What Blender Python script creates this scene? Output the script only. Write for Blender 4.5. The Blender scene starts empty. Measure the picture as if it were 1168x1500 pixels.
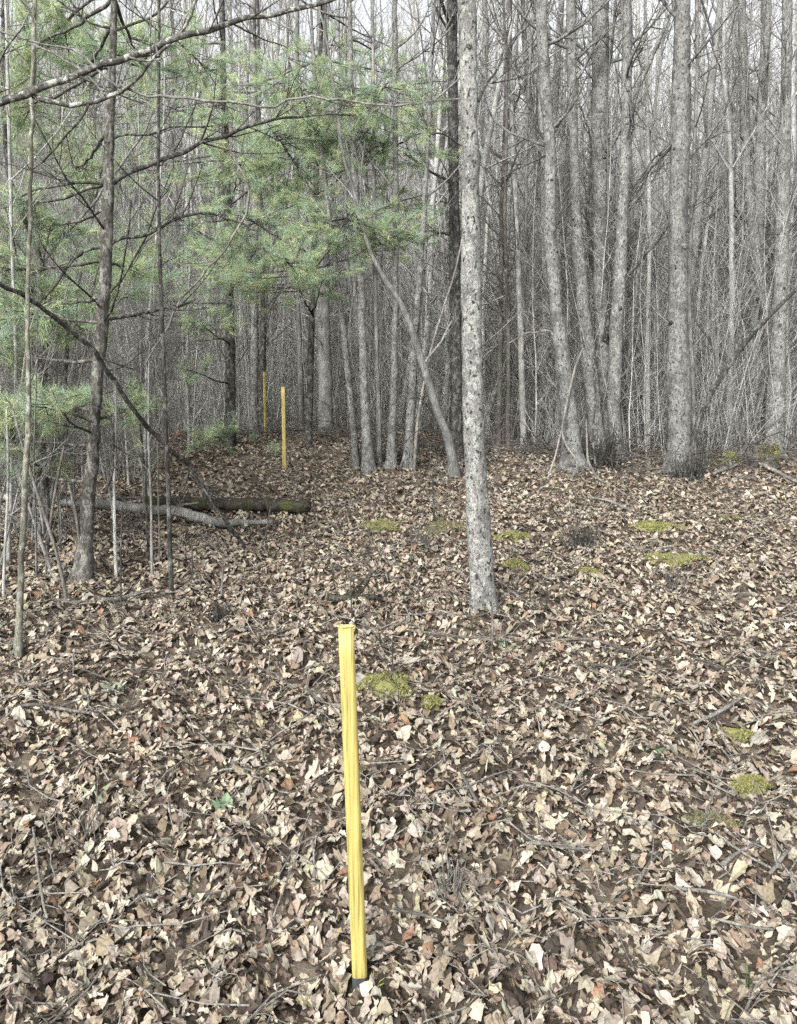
import bpy, math
import numpy as np
from math import radians as R, sin, cos, tan, pi

RS = np.random.RandomState
C = bpy.context.scene.collection
F, CX, CY = 1168.0, 584.0, 750.0          # focal length and centre, in photograph pixels
EYE = np.array((0.0, 0.0, 1.66)); PITCH = R(5.0)
FW = np.array((0, cos(PITCH), -sin(PITCH))); UPV = np.array((0, sin(PITCH), cos(PITCH)))

# ------------------------------------------------------------------ terrain
_r = RS(5)
_W = [(k, _r.uniform(0, 2*pi), _r.uniform(0, 2*pi), a) for k, a in
      ((0.55, .05), (0.9, .035), (1.5, .022), (2.3, .016), (3.7, .014), (5.5, .012), (8.3, .010), (12., .008), (17., .006))]
def sstep(a, b, v):
    t = np.clip((v-a)/(b-a), 0, 1); return t*t*(3-2*t)
def ht(x, y):
    x = np.asarray(x, float); y = np.asarray(y, float)
    s = .155*(y-2.45)
    cap = 1.82 - .34*sstep(-.3, 3.2, x) - .10*sstep(-3, -7, x)
    k = .18
    h = np.clip(.5+.5*(cap-s)/k, 0, 1); z = cap*(1-h)+s*h-k*h*(1-h)          # smooth minimum
    z = np.where(y < -4, .155*(-6.45), z)
    z = z - .25*sstep(16, 24, y) + np.clip(y-26, 0, 200)*.31*sstep(24, 40, y)
    w = sum(a*np.sin(kk*(x*cos(th)+y*sin(th))+ph+1.3*np.sin(.37*kk*(x*sin(th)-y*cos(th)))) for kk, th, ph, a in _W)
    return z + w*(.35+.65*sstep(2.2, 4.5, y)) - (.04 if False else 0)
def ray(px, py):
    return FW + (px-CX)/F*np.array((1., 0, 0)) - (py-CY)/F*UPV
def ground_at(px, py, dmax=40.):
    r = ray(px, py); t = .8
    while t < dmax:
        p = EYE + r*t
        if p[2] <= float(ht(p[0], p[1])): 
            return p
        t += .02
    return EYE + r*dmax
def at(px, py, y):                           # the point seen at that pixel in the vertical plane of that distance
    r = ray(px, py); return EYE + r*(y/r[1])
def project(p):
    v = np.asarray(p)-EYE; d = v@FW
    return CX+v[0]*F/d, CY-(v@UPV)*F/d, d

# ------------------------------------------------------------------ mesh collecting
class MB:
    def __init__(s): s.v = []; s.q = []; s.t = []; s.n = 0; s.c = []
    def add(s, v, q=None, t=None, col=None):
        v = np.asarray(v, np.float32).reshape(-1, 3)
        if q is not None and len(q): s.q.append(np.asarray(q, np.int32)+s.n)
        if t is not None and len(t): s.t.append(np.asarray(t, np.int32)+s.n)
        if col is not None: s.c.append(np.asarray(col, np.float32))
        s.v.append(v); s.n += len(v)
    def tube(s, pts, rad, sides=6, rs=None, rough=0., cap=False, mul=None):
        P = np.asarray(pts, float); rad = np.asarray(rad, float); n = len(P)
        T = np.gradient(P, axis=0); T /= np.linalg.norm(T, axis=1)[:, None]+1e-9
        m = T.mean(0); ref = np.array((1., 0, 0)) if abs(m[2]) > .6*np.linalg.norm(m) else np.array((0, 0, 1.))
        U = np.cross(T, ref); U /= np.linalg.norm(U, axis=1)[:, None]+1e-9
        V = np.cross(T, U)
        a = np.arange(sides)*2*pi/sides
        rr = np.repeat(rad[:, None], sides, 1)
        if rs is not None and rough: rr = rr*(1+rs.normal(0, rough, rr.shape))
        if mul is not None: rr = rr*mul
        X = P[:, None, :]+rr[..., None]*(np.cos(a)[None, :, None]*U[:, None, :]+np.sin(a)[None, :, None]*V[:, None, :])
        i = np.arange(n-1)[:, None]*sides; j = np.arange(sides)[None, :]; j2 = (j+1) % sides
        q = np.stack((i+j, i+j2, i+sides+j2, i+sides+j), -1).reshape(-1, 4)
        vv = X.reshape(-1, 3)
        if cap:
            vv = np.vstack((vv, P[:1], P[-1:])); k = n*sides
            jj = np.arange(sides)
            t = np.vstack((np.stack((np.full(sides, k), (jj+1) % sides, jj), -1),
                           np.stack((np.full(sides, k+1), (n-1)*sides+jj, (n-1)*sides+(jj+1) % sides), -1)))
            s.add(vv, q, t)
        else: s.add(vv, q)
    def arrays(s):
        v = np.vstack(s.v) if s.v else np.zeros((0, 3), np.float32)
        q = np.vstack(s.q) if s.q else np.zeros((0, 4), np.int32)
        t = np.vstack(s.t) if s.t else np.zeros((0, 3), np.int32)
        return v, q, t
    def mesh(s, name, m, org=(0, 0, 0), smooth=True):
        v, q, t = s.arrays(); v = v-np.asarray(org, np.float32)
        me = bpy.data.meshes.new(name)
        me.vertices.add(len(v)); me.vertices.foreach_set('co', v.astype(np.float32).ravel())
        nl = len(q)*4+len(t)*3
        me.loops.add(nl); me.loops.foreach_set('vertex_index', np.concatenate((q.ravel(), t.ravel())).astype(np.int32))
        me.polygons.add(len(q)+len(t))
        ls = np.concatenate((np.arange(len(q))*4, len(q)*4+np.arange(len(t))*3)).astype(np.int32)
        me.polygons.foreach_set('loop_start', ls)
        me.polygons.foreach_set('use_smooth', np.full(len(ls), smooth))
        me.update(calc_edges=True)
        if s.c:
            c = np.vstack(s.c); c = np.hstack((c, np.ones((len(c), 1), np.float32)))
            at_ = me.attributes.new('col', 'FLOAT_COLOR', 'POINT'); at_.data.foreach_set('color', c.astype(np.float32).ravel())
        me.materials.append(m)
        return me
    def build(s, name, m, parent=None, org=None, smooth=True):
        o3 = parent.location if parent is not None else (org if org is not None else (0, 0, 0))
        if parent is not None and parent.parent is not None: o3 = tuple(parent.parent.location)
        me = s.mesh(name, m, tuple(o3), smooth)
        o = bpy.data.objects.new(name, me); C.objects.link(o)
        if parent is not None: o.parent = parent
        elif org is not None: o.location = tuple(float(k) for k in org)
        return o
def tag(o, label=None, cat=None, group=None, kind=None):
    if label: o['label'] = label
    if cat: o['category'] = cat
    if group: o['group'] = group
    if kind: o['kind'] = kind
    return o
def empty(name, loc, label, cat, group=None):
    o = bpy.data.objects.new(name, None); C.objects.link(o); o.empty_display_size = .2
    o.location = tuple(float(k) for k in loc); return tag(o, label, cat, group)

# ------------------------------------------------------------------ materials
def newmat(name):
    m = bpy.data.materials.new(name); m.use_nodes = True; nt = m.node_tree
    return m, nt, nt.nodes['Principled BSDF']
def node(nt, t, **kw):
    n = nt.nodes.new(t)
    for k, v in kw.items(): setattr(n, k, v)
    return n
def ramp(nt, fac, stops):
    n = node(nt, 'ShaderNodeValToRGB'); e = n.color_ramp.elements
    while len(e) < len(stops): e.new(.5)
    for i, (p, c) in enumerate(stops):
        e[i].position = p; e[i].color = (*c, 1) if len(c) == 3 else c
    nt.links.new(fac, n.inputs[0]); return n.outputs[0]
def noise(nt, vec, sc, det=4, rough=.6):
    n = node(nt, 'ShaderNodeTexNoise'); n.inputs['Scale'].default_value = sc
    n.inputs['Detail'].default_value = det; n.inputs['Roughness'].default_value = rough
    nt.links.new(vec, n.inputs['Vector']); return n.outputs['Fac']
def mix(nt, fac, a, b, mode='MIX'):
    n = node(nt, 'ShaderNodeMix', data_type='RGBA', blend_type=mode)
    for s, v in ((0, fac), (6, a), (7, b)):
        if hasattr(v, 'links'): nt.links.new(v, n.inputs[s])
        else: n.inputs[s].default_value = v if s == 0 else (*v, 1)
    return n.outputs[2]
def coords(nt, scale=(1, 1, 1)):
    tc = node(nt, 'ShaderNodeTexCoord'); oi = node(nt, 'ShaderNodeObjectInfo')
    mul = node(nt, 'ShaderNodeMath', operation='MULTIPLY'); mul.inputs[1].default_value = 37.
    nt.links.new(oi.outputs['Random'], mul.inputs[0])
    mp = node(nt, 'ShaderNodeMapping'); mp.inputs['Scale'].default_value = scale
    nt.links.new(tc.outputs['Object'], mp.inputs['Vector']); 
    cb = node(nt, 'ShaderNodeCombineXYZ'); 
    for i in range(3): nt.links.new(mul.outputs[0], cb.inputs[i])
    nt.links.new(cb.outputs[0], mp.inputs['Location'])
    return mp.outputs[0], oi.outputs['Random']
def bump(nt, bsdf, h, strength=.5, dist=.01):
    b = node(nt, 'ShaderNodeBump'); b.inputs['Strength'].default_value = strength; b.inputs['Distance'].default_value = dist
    nt.links.new(h, b.inputs['Height']); nt.links.new(b.outputs[0], bsdf.inputs['Normal'])

def bark(name, lo, mid, hi, spots=.0, lichen=0., streak=.22, var=.25, fine=55., cover=(.36, .5, .66), green=None):
    m, nt, b = newmat(name)
    v, rnd = coords(nt, (1, 1, streak)); v2, _ = coords(nt, (1, 1, .7))
    n1 = noise(nt, v, fine, 6, .7)
    col = ramp(nt, n1, [(cover[0], lo), (cover[1], mid), (cover[2], hi)])
    n2 = noise(nt, v2, 7., 5, .65)
    col = mix(nt, ramp(nt, n2, [(.42, (0, 0, 0)), (.60, (.85, .85, .85))]), col, tuple(.48*k for k in mid))
    if green:
        ng = noise(nt, v2, 3.3, 4, .6)
        col = mix(nt, ramp(nt, ng, [(.5, (0, 0, 0)), (.66, (.8, .8, .8))]), col, green)
    if lichen:
        n3 = noise(nt, v2, 19., 5, .7)
        col = mix(nt, ramp(nt, n3, [(.53, (0, 0, 0)), (.58, (lichen,)*3)]), col, (.42, .43, .39))
    if spots:
        vo = node(nt, 'ShaderNodeTexNoise'); vo.inputs['Scale'].default_value = 42.; vo.inputs['Detail'].default_value = 2.5
        nt.links.new(v2, vo.inputs['Vector'])
        sp = ramp(nt, vo.outputs['Fac'], [(.36-.02+.05*spots, (1, 1, 1)), (.42+.05*spots, (0, 0, 0))])
        col = mix(nt, sp, col, (.035, .033, .03))
    # each stem its own lightness
    vr = ramp(nt, rnd, [(0, (1-var,)*3), (1, (1.0,)*3)])
    col = mix(nt, 1.0, col, vr, 'MULTIPLY')
    nt.links.new(col, b.inputs['Base Color']); b.inputs['Roughness'].default_value = .9
    b.inputs['Specular IOR Level'].default_value = .2
    bump(nt, b, n1, 1., .02)
    return m
M = {}
M['white_bark'] = bark('white_bark', (.075, .075, .07), (.235, .235, .218), (.35, .35, .33), spots=.08, lichen=.5, streak=.7, var=.0, fine=64, cover=(.34, .5, .64))
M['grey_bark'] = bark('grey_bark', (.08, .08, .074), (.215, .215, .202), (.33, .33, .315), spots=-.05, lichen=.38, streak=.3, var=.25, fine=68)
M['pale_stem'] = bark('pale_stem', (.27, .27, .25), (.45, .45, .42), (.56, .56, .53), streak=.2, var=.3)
M['dull_stem'] = bark('dull_stem', (.13, .128, .118), (.29, .287, .268), (.42, .416, .39), streak=.12, var=.4)
M['dark_bark'] = bark('dark_bark', (.018, .018, .016), (.06, .057, .051), (.15, .147, .135), streak=.3, var=.2, lichen=.25)
M['pine_bark'] = bark('pine_bark', (.03, .028, .024), (.10, .095, .082), (.20, .195, .175), streak=.35, var=.1, lichen=.35)
M['brown_twig'] = bark('brown_twig', (.06, .054, .046), (.155, .143, .126), (.27, .255, .23), streak=.2, var=.3)
M['dead_wood'] = bark('dead_wood', (.12, .113, .10), (.28, .268, .24), (.43, .415, .38), streak=.15, var=.3)
M['lichen_bough'] = bark('lichen_bough', (.035, .034, .03), (.12, .118, .105), (.26, .26, .24), lichen=.9, streak=.8, var=.1)
M['mossy_log'] = bark('mossy_log', (.012, .011, .009), (.05, .045, .035), (.13, .12, .10), streak=.5, var=.1, green=(.065, .075, .02))
M['yellow_green_stem'] = bark('yellow_green_stem', (.07, .07, .05), (.2, .195, .15), (.32, .32, .26), streak=.3, var=.1, lichen=.5)

def colour_attr_mat(name, rough=.75, spec=.25, trans=.0, vein=True):
    m, nt, b = newmat(name)
    a = node(nt, 'ShaderNodeAttribute', attribute_name='col')
    tc = node(nt, 'ShaderNodeTexCoord')
    n1 = noise(nt, tc.outputs['Object'], 95., 4, .65)
    col = mix(nt, 1., a.outputs['Color'], ramp(nt, n1, [(.3, (.62, .60, .58)), (.55, (1, 1, 1)), (.75, (1.0, .98, .95))]), 'MULTIPLY') if vein else a.outputs['Color']
    nt.links.new(col, b.inputs['Base Color']); b.inputs['Roughness'].default_value = rough
    b.inputs['Specular IOR Level'].default_value = spec
    if vein: bump(nt, b, n1, .35, .006)
    if trans:
        tr = node(nt, 'ShaderNodeBsdfTranslucent'); nt.links.new(col, tr.inputs[0])
        ms = node(nt, 'ShaderNodeMixShader'); ms.inputs[0].default_value = trans
        out = nt.nodes['Material Output']
        nt.links.new(b.outputs[0], ms.inputs[1]); nt.links.new(tr.outputs[0], ms.inputs[2]); nt.links.new(ms.outputs[0], out.inputs[0])
    return m
M['leaf'] = colour_attr_mat('dead_leaf')
M['needle'] = colour_attr_mat('pine_needle', .6, .2, .5, vein=False)
M['moss'] = colour_attr_mat('moss', .95, .1, .0, vein=False)

def soil():
    m, nt, b = newmat('soil')
    tc = node(nt, 'ShaderNodeTexCoord')
    n1 = noise(nt, tc.outputs['Object'], 22., 8, .7); n2 = noise(nt, tc.outputs['Object'], 1.3, 4, .6)
    vo = node(nt, 'ShaderNodeTexVoronoi'); vo.inputs['Scale'].default_value = 17.
    nt.links.new(tc.outputs['Object'], vo.inputs['Vector'])
    c = ramp(nt, n1, [(.32, (.02, .016, .012)), (.5, (.07, .055, .042)), (.68, (.17, .14, .11))])
    c = mix(nt, .55, c, ramp(nt, vo.outputs['Color'], [(.1, (.04, .03, .022)), (.5, (.15, .12, .09)), (.9, (.28, .24, .19))]))
    c = mix(nt, ramp(nt, n2, [(.4, (0, 0, 0)), (.7, (.4, .4, .4))]), c, (.08, .066, .05))
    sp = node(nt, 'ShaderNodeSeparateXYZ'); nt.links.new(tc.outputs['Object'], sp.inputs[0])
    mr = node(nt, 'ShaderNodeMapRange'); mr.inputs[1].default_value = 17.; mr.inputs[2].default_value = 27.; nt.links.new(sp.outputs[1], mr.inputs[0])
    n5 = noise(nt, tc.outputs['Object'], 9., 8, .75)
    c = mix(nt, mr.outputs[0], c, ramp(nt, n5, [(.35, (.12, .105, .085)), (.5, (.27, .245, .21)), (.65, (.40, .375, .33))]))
    nt.links.new(c, b.inputs['Base Color']); b.inputs['Roughness'].default_value = .95
    b.inputs['Specular IOR Level'].default_value = .1
    bump(nt, b, n1, 1., .03)
    return m
M['soil'] = soil()

def yellow():
    m, nt, b = newmat('yellow_post_plastic')
    v, _ = coords(nt, (1, 1, .02)); v2, _ = coords(nt, (1, 1, .3))
    n1 = noise(nt, v, 170., 4, .6); n2 = noise(nt, v2, 14., 5, .6)
    c = ramp(nt, n1, [(.36, (.14, .11, .035)), (.5, (.32, .27, .08)), (.68, (.37, .32, .105))])
    c = mix(nt, ramp(nt, n2, [(.5, (0, 0, 0)), (.75, (.55, .55, .55))]), c, (.42, .32, .11))
    n3 = noise(nt, v2, 60., 3, .6)
    c = mix(nt, ramp(nt, n3, [(.66, (0, 0, 0)), (.74, (.45, .45, .45))]), c, (.22, .17, .06))
    nt.links.new(c, b.inputs['Base Color']); b.inputs['Roughness'].default_value = .55
    bump(nt, b, n1, .25, .002)
    return m
M['yellow'] = yellow()
def plain(name, c, rough=.8, sc=20., d=.5):
    m, nt, b = newmat(name); v, _ = coords(nt)
    n1 = noise(nt, v, sc, 6, .65)
    nt.links.new(ramp(nt, n1, [(.3, tuple(k*d for k in c)), (.7, tuple(min(1, k*(2-d)) for k in c))]), b.inputs['Base Color'])
    b.inputs['Roughness'].default_value = rough; bump(nt, b, n1, .6, .01)
    return m
M['yellow_edge'] = plain('pale_yellow_rim', (.42, .37, .16), .6, 60., .85)
M['dark_sleeve'] = plain('dark_sleeve', (.035, .037, .042), .7)
M['stone'] = plain('grey_stone', (.22, .21, .18), .9, 14., .6)

# ------------------------------------------------------------------ ground
def axis(fine_lo, fine_hi, step, lo, hi, g=1.13):
    a = list(np.arange(fine_lo, fine_hi, step)); s = step; v = a[-1]
    while v < hi: s *= g; v += s; a.append(v)
    s = step; v = a[0]
    while v > lo: s *= g; v -= s; a.insert(0, v)
    return np.array(a)
gx = axis(-7.5, 7.5, .065, -160, 160); gy = axis(1.2, 16, .065, -60, 170)
GX, GY = np.meshgrid(gx, gy); GZ = ht(GX, GY)
mb = MB(); nx, ny = len(gx), len(gy)
i = np.arange(ny-1)[:, None]*nx; j = np.arange(nx-1)[None, :]
mb.add(np.stack((GX, GY, GZ), -1).reshape(-1, 3), np.stack((i+j, i+j+1, i+nx+j+1, i+nx+j), -1).reshape(-1, 4))
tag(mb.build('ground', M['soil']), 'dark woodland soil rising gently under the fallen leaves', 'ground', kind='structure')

# ------------------------------------------------------------------ moss areas (used by the leaf scatter too)
MOSS = [(560, 777, 24, 8, 1, 'bright moss patch left of the white speckled tree, by the dark sprout clump'),
        (655, 778, 30, 10, 0, 'dull moss patch touching the left side of the white speckled trunk'),
        (750, 792, 24, 6, 1, 'narrow pale green moss strip just right of the white speckled trunk'),
        (757, 834, 18, 8, 1, 'small yellow green moss patch right of the white speckled tree near its foot'),
        (985, 826, 38, 9, 1, 'widest bright yellow green moss patch on the right of the clearing'),
        (965, 777, 36, 7, 1, 'long moss patch right of the dark bristly stump, behind the brightest one'),
        (1068, 764, 15, 4, 0, 'tiny moss patch farthest back near the right edge'),
        (862, 846, 18, 5, 1, 'small moss dab in front of the dark bristly stump'),
        (562, 1012, 44, 20, 1, 'thick yellow green moss mound right behind the nearest yellow post'),
        (632, 1040, 12, 7, 1, 'small moss tuft just right of the mound behind the nearest post'),
        (1072, 1088, 22, 9, 1, 'moss patch beside the half buried grey stone at the right edge'),
        (1098, 1163, 28, 7, 1, 'pale moss lumps below the half buried stone at the right'),
        (1040, 1215, 34, 9, 0, 'thin dull moss on bare soil at the lower right')]
moss_geo = []
for (px, py, rx, ry, br, lab) in MOSS:
    c = ground_at(px, py); n_ = ground_at(px, py+ry); f_ = ground_at(px, py-ry); dd = project(c)[2]
    moss_geo.append((c, rx*dd/F, max(.04, min(.75*(f_[1]-n_[1])/2, 2.2*rx*dd/F)), br, lab))

POST = ground_at(528, 1447)
def relief(x, y):                             # drifts and hollows in the litter
    return .016*(np.sin(17*x+9*y+1.5*np.sin(6*y))+np.sin(-13*x+19*y+1.2*np.sin(9*x))*.8+.6*np.sin(31*x-23*y)+.5*np.sin(27*y+37*x+2*np.sin(5*x)))
# ------------------------------------------------------------------ leaf litter
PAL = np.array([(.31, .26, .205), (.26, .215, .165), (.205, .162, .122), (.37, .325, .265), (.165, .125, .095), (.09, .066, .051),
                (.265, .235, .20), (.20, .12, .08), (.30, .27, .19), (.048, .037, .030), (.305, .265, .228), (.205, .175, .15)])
PAL = PAL*np.array((1.03, 1.045, 1.01))
PW = np.array([.17, .13, .11, .14, .08, .06, .10, .025, .03, .03, .12, .08]); PW = PW/PW.sum()
def leaf_templates(ns):
    t = np.linspace(0, 1, ns); out = []
    ov = np.sin(pi*t**.8)*.36
    out.append(ov); out.append(np.sin(pi*t**1.2)*.27)
    if ns >= 7:
        out.append(np.array([.03, .25, .18, .35, .24, .26, .02][:ns])); out.append(np.array([.04, .38, .32, .44, .22, .20, .01][:ns]))
        out.append(np.array([.03, .20, .33, .22, .30, .20, .02][:ns]))
    else:
        out.append(np.array([.04, .42, .24, .34, .02][:ns]))
    return t, out
def scatter_leaves(mb, n, x0, x1, y0, y1, ns, seed, smin, smax, lift, frust=True):
    rs = RS(seed)
    y = rs.uniform(y0, y1, n); x = rs.uniform(-1, 1, n)
    half = np.maximum(np.abs(x1), .62*y+.9) if not frust else (.62*y+.9)
    x = x*half
    keep = np.ones(n, bool)
    for (c, a, b_, br, lab) in moss_geo:
        dd = ((x-c[0])/a)**2+((y-c[1])/b_)**2
        keep &= ~((dd < 1.1) & (rs.uniform(0, 1, n) < .72*(1.25-dd)))
    keep &= np.hypot(x-POST[0], y-POST[1]+.02) > .055
    # dark hollows and thin spots between the drifts
    hol = np.sin(3.1*x+1.7*y)+np.sin(2.3*y-1.9*x+2)+np.sin(5.3*x-.7*y)
    keep &= ~((hol < -1.6) & (rs.uniform(0, 1, n) < .4))
    x, y = x[keep], y[keep]; n = len(x)
    t, ws = leaf_templates(ns)
    kind = rs.randint(0, len(ws), n); W = np.array(ws)[kind]                 # n, ns
    L = smin+(smax-smin)*rs.beta(1.5, 3.1, n)
    m = ns*3
    X = np.zeros((n, ns, 3)); Y = np.zeros((n, ns, 3)); Z = np.zeros((n, ns, 3))
    W = W*(1+rs.normal(0, .22, W.shape))*np.where(rs.uniform(0, 1, (n, 1)) < .36, rs.uniform(.22, .6, (n, 1)), rs.uniform(.75, 1.25, (n, 1))); asym = rs.uniform(.7, 1.2, (n, 1))
    X[:, :, 0] = -W; X[:, :, 2] = W*asym
    Y[:] = (t-.5)[None, :, None]; Y[:, :, 0] += rs.normal(0, .04, (n, ns)); Y[:, :, 2] += rs.normal(0, .04, (n, ns))
    c1 = rs.normal(-.35, .9, n)[:, None, None]; c2 = rs.normal(.3, 2.2, n)[:, None, None]; tw = rs.normal(0, .8, n)[:, None, None]
    Z = c1*Y**2+c2*X**2*1.5+tw*X*Y+rs.normal(0, .06, X.shape)
    Z = .25*np.tanh(Z/.25); bend = rs.normal(0, .12, n)[:, None, None]; X = X+bend*Y**2*2
    P = np.stack((X, Y, Z), -1).reshape(n, m, 3)*L[:, None, None]
    # tilt then yaw
    yaw = rs.uniform(0, 2*pi, n); ta = np.abs(rs.normal(0, .24, n)); ta = np.minimum(ta, .7); big = rs.uniform(0, 1, n) < .025; ta[big] = rs.uniform(.3, .8, big.sum())
    az = rs.uniform(0, 2*pi, n)
    cz, sz = np.cos(yaw), np.sin(yaw)
    x1_ = P[..., 0]*cz[:, None]-P[..., 1]*sz[:, None]; y1_ = P[..., 0]*sz[:, None]+P[..., 1]*cz[:, None]; z1_ = P[..., 2]
    ax, ay = np.cos(az)[:, None], np.sin(az)[:, None]; ct, st = np.cos(ta)[:, None], np.sin(ta)[:, None]
    dot = x1_*ax+y1_*ay                                                      # Rodrigues about a horizontal axis
    cxv = ay*z1_; cyv = -ax*z1_; czv = ax*y1_-ay*x1_
    x2 = x1_*ct+cxv*st+ax*dot*(1-ct); y2 = y1_*ct+cyv*st+ay*dot*(1-ct); z2 = z1_*ct+czv*st
    hh = lambda a_, b_: ht(a_, b_)+relief(a_, b_)
    g = hh(x, y); e = .03; sx = np.clip((hh(x+e, y)-g)/e, -.9, .9); sy = np.clip((hh(x, y+e)-g)/e, -.9, .9)
    lv = rs.uniform(0, 1, n); zz = g+.004+lift*lv**1.3+np.abs(st[:, 0])*L*.28
    V = np.stack((x[:, None]+x2, y[:, None]+y2, zz[:, None]+z2+sx[:, None]*x2+sy[:, None]*y2), -1).reshape(-1, 3)
    q = []
    for i in range(ns-1):
        for j in range(2):
            a = i*3+j; q.append((a, a+1, a+4, a+3))
    q = (np.array(q)[None]+(np.arange(n)*m)[:, None, None]).reshape(-1, 4)
    ci = rs.choice(len(PAL), n, p=PW); old_shade = (rs.uniform(0, 1, n) < .72) & (lv < .6)      # rotted leaves under the fresh ones, coloured darker to paint shade into the gaps
    ci[old_shade] = rs.choice([4, 5, 9, 9, 9], old_shade.sum()); col = PAL[ci]*rs.uniform(.7, 1.18, n)[:, None]*(1+rs.normal(0, .028, (n, 3)))
    mb.add(V, q, col=np.repeat(np.clip(col, .01, .7), m, 0))
mb = MB()
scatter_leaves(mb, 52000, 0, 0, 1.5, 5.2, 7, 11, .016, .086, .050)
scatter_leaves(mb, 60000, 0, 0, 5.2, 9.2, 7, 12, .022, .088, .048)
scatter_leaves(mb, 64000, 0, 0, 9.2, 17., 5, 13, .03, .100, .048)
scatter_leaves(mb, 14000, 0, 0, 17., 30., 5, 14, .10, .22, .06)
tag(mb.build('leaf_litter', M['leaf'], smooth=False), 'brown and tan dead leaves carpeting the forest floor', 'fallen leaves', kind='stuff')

# small twigs lying in the leaves
mb = MB(); rs = RS(21)
for k in range(3400):
    y = 1.7+14*rs.beta(1.1, 1.6); x = rs.uniform(-1, 1)*(.6*y+.5); a = rs.uniform(0, pi); L = rs.uniform(.05, .20) if rs.rand() < .8 else rs.uniform(.2, .5)
    n = 4; p = np.array((x, y, 0)); d = a; pts = []
    lift0, lift1 = rs.uniform(.04, .07), rs.uniform(.04, .085)
    for i in range(n):
        pts.append((p[0], p[1], float(ht(p[0], p[1])+relief(p[0], p[1]))+lift0+(lift1-lift0)*i/(n-1))); d += rs.normal(0, .25); p = p+np.array((cos(d), sin(d), 0))*L/(n-1)
    if math.hypot(pts[0][0]-POST[0], pts[0][1]-POST[1]) < .3: continue
    r = rs.uniform(.0014, .0042)*(1 if L < .2 else 1.4); mb.tube(pts, np.linspace(r, r*.5, n), 4)
tag(mb.build('twig_litter', M['dead_wood']), 'short broken grey twigs scattered through the fallen leaves', 'twigs', kind='stuff')

# ------------------------------------------------------------------ moss patches
for (c, a, b_, br, lab) in moss_geo:
    rs = RS(int(c[0]*100) % 1000+int(c[1]*100)); mb = MB()
    n = int(min(16000, 2500+a*b_*90000)); ang = rs.uniform(0, 2*pi, n); rr = np.sqrt(rs.uniform(0, 1, n))
    wob = 1+.25*np.sin(3*ang+rs.uniform(0, 6))+.2*np.sin(5*ang+rs.uniform(0, 6))+.12*np.sin(11*ang+rs.uniform(0, 6))+rs.normal(0, .12, n)
    x = c[0]+a*rr*wob*np.cos(ang); y = c[1]+b_*rr*wob*np.sin(ang)
    lump = .5+.5*np.sin(x*38+rs.uniform(0, 6))*np.sin(y*31+rs.uniform(0, 6))
    keep = rs.uniform(0, 1, n) < (.45+.55*lump); x, y, rr, lump = x[keep], y[keep], rr[keep], lump[keep]; n = len(x)
    z = ht(x, y)+.034+(.024*(1-rr**2)+.012*lump)*(1.25 if br else .6)
    d = rs.normal(0, 1, (n, 3)); d[:, 2] = np.abs(d[:, 2])+.5; d /= np.linalg.norm(d, axis=1)[:, None]
    w = np.cross(d, rs.normal(0, 1, (n, 3))); w /= np.linalg.norm(w, axis=1)[:, None]
    sc = .0035+.002*rs.rand(n)+.0008*c[1]; b0 = np.stack((x, y, z-.012), -1)
    V = np.stack((b0-w*sc[:, None]*.6, b0+w*sc[:, None]*.6, b0+d*sc[:, None]*2.2), 1).reshape(-1, 3)
    base = np.array((.215, .21, .085)) if br else np.array((.165, .155, .09))
    col = base*rs.uniform(.5, 1.25, n)[:, None]*np.array((1, 1, 1))+rs.normal(0, .012, (n, 3))
    mb.add(V, t=np.arange(n*3).reshape(-1, 3), col=np.repeat(np.clip(col, .01, 1), 3, 0))
    # the cushion under the fronds
    m_, k_ = 24, 5; th = np.arange(m_)*2*pi/m_; vs = [(c[0], c[1], float(ht(c[0], c[1]))+.045)]
    for i in range(1, k_+1):
        f = i/k_
        for t_ in th:
            w_ = 1+.2*sin(3*t_+c[0]*9)+.12*sin(5*t_+c[1]*7)
            xx, yy = c[0]+a*f*w_*cos(t_)*.9, c[1]+b_*f*w_*sin(t_)*.9
            vs.append((xx, yy, float(ht(xx, yy))+(.030+.026*(1-f*f))*(1.2 if br else .7)-(.035 if i == k_ else 0)))
    tt = [(0, 1+i, 1+(i+1) % m_) for i in range(m_)]
    qq = [(1+(i-1)*m_+j, 1+i*m_+j, 1+i*m_+(j+1) % m_, 1+(i-1)*m_+(j+1) % m_) for i in range(1, k_) for j in range(m_)]
    mb.add(vs, qq, tt, col=np.repeat((base*.8)[None], len(vs), 0))
    tag(mb.build('moss_patch', M['moss'], org=c), lab, 'moss', 'moss patches on the forest floor')

# ------------------------------------------------------------------ yellow marker posts
def oval(mb, p0, p1, w, dpt, rot, nseg=14, sides=40, inner=True, flare=0.):
    p0, p1 = np.array(p0), np.array(p1); a = np.arange(sides)*2*pi/sides
    def ring(p, s):
        rib = 1+.10*np.cos(a*6)*(np.abs(np.sin(a)) > .35)                    # moulded ribs down the broad faces
        lx = s*w/2*np.sign(np.cos(a))*np.abs(np.cos(a))**.7; ly = s*dpt/2*np.sin(a)*rib
        return np.stack((p[0]+lx*cos(rot)-ly*sin(rot), p[1]+lx*sin(rot)+ly*cos(rot), np.full(sides, p[2])), -1)
    rings = [ring(p0+(p1-p0)*k/nseg, 1.) for k in range(nseg+1)]
    if inner: rings += [ring(p1, .84), ring(p1+(p0-p1)*.06, .82), ring(p1+(p0-p1)*.25, .8)]
    n = len(rings); i = np.arange(n-1)[:, None]*sides; j = np.arange(sides)[None, :]; j2 = (j+1) % sides
    mb.add(np.array(rings).reshape(-1, 3), np.stack((i+j, i+j2, i+sides+j2, i+sides+j), -1).reshape(-1, 4))
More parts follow.
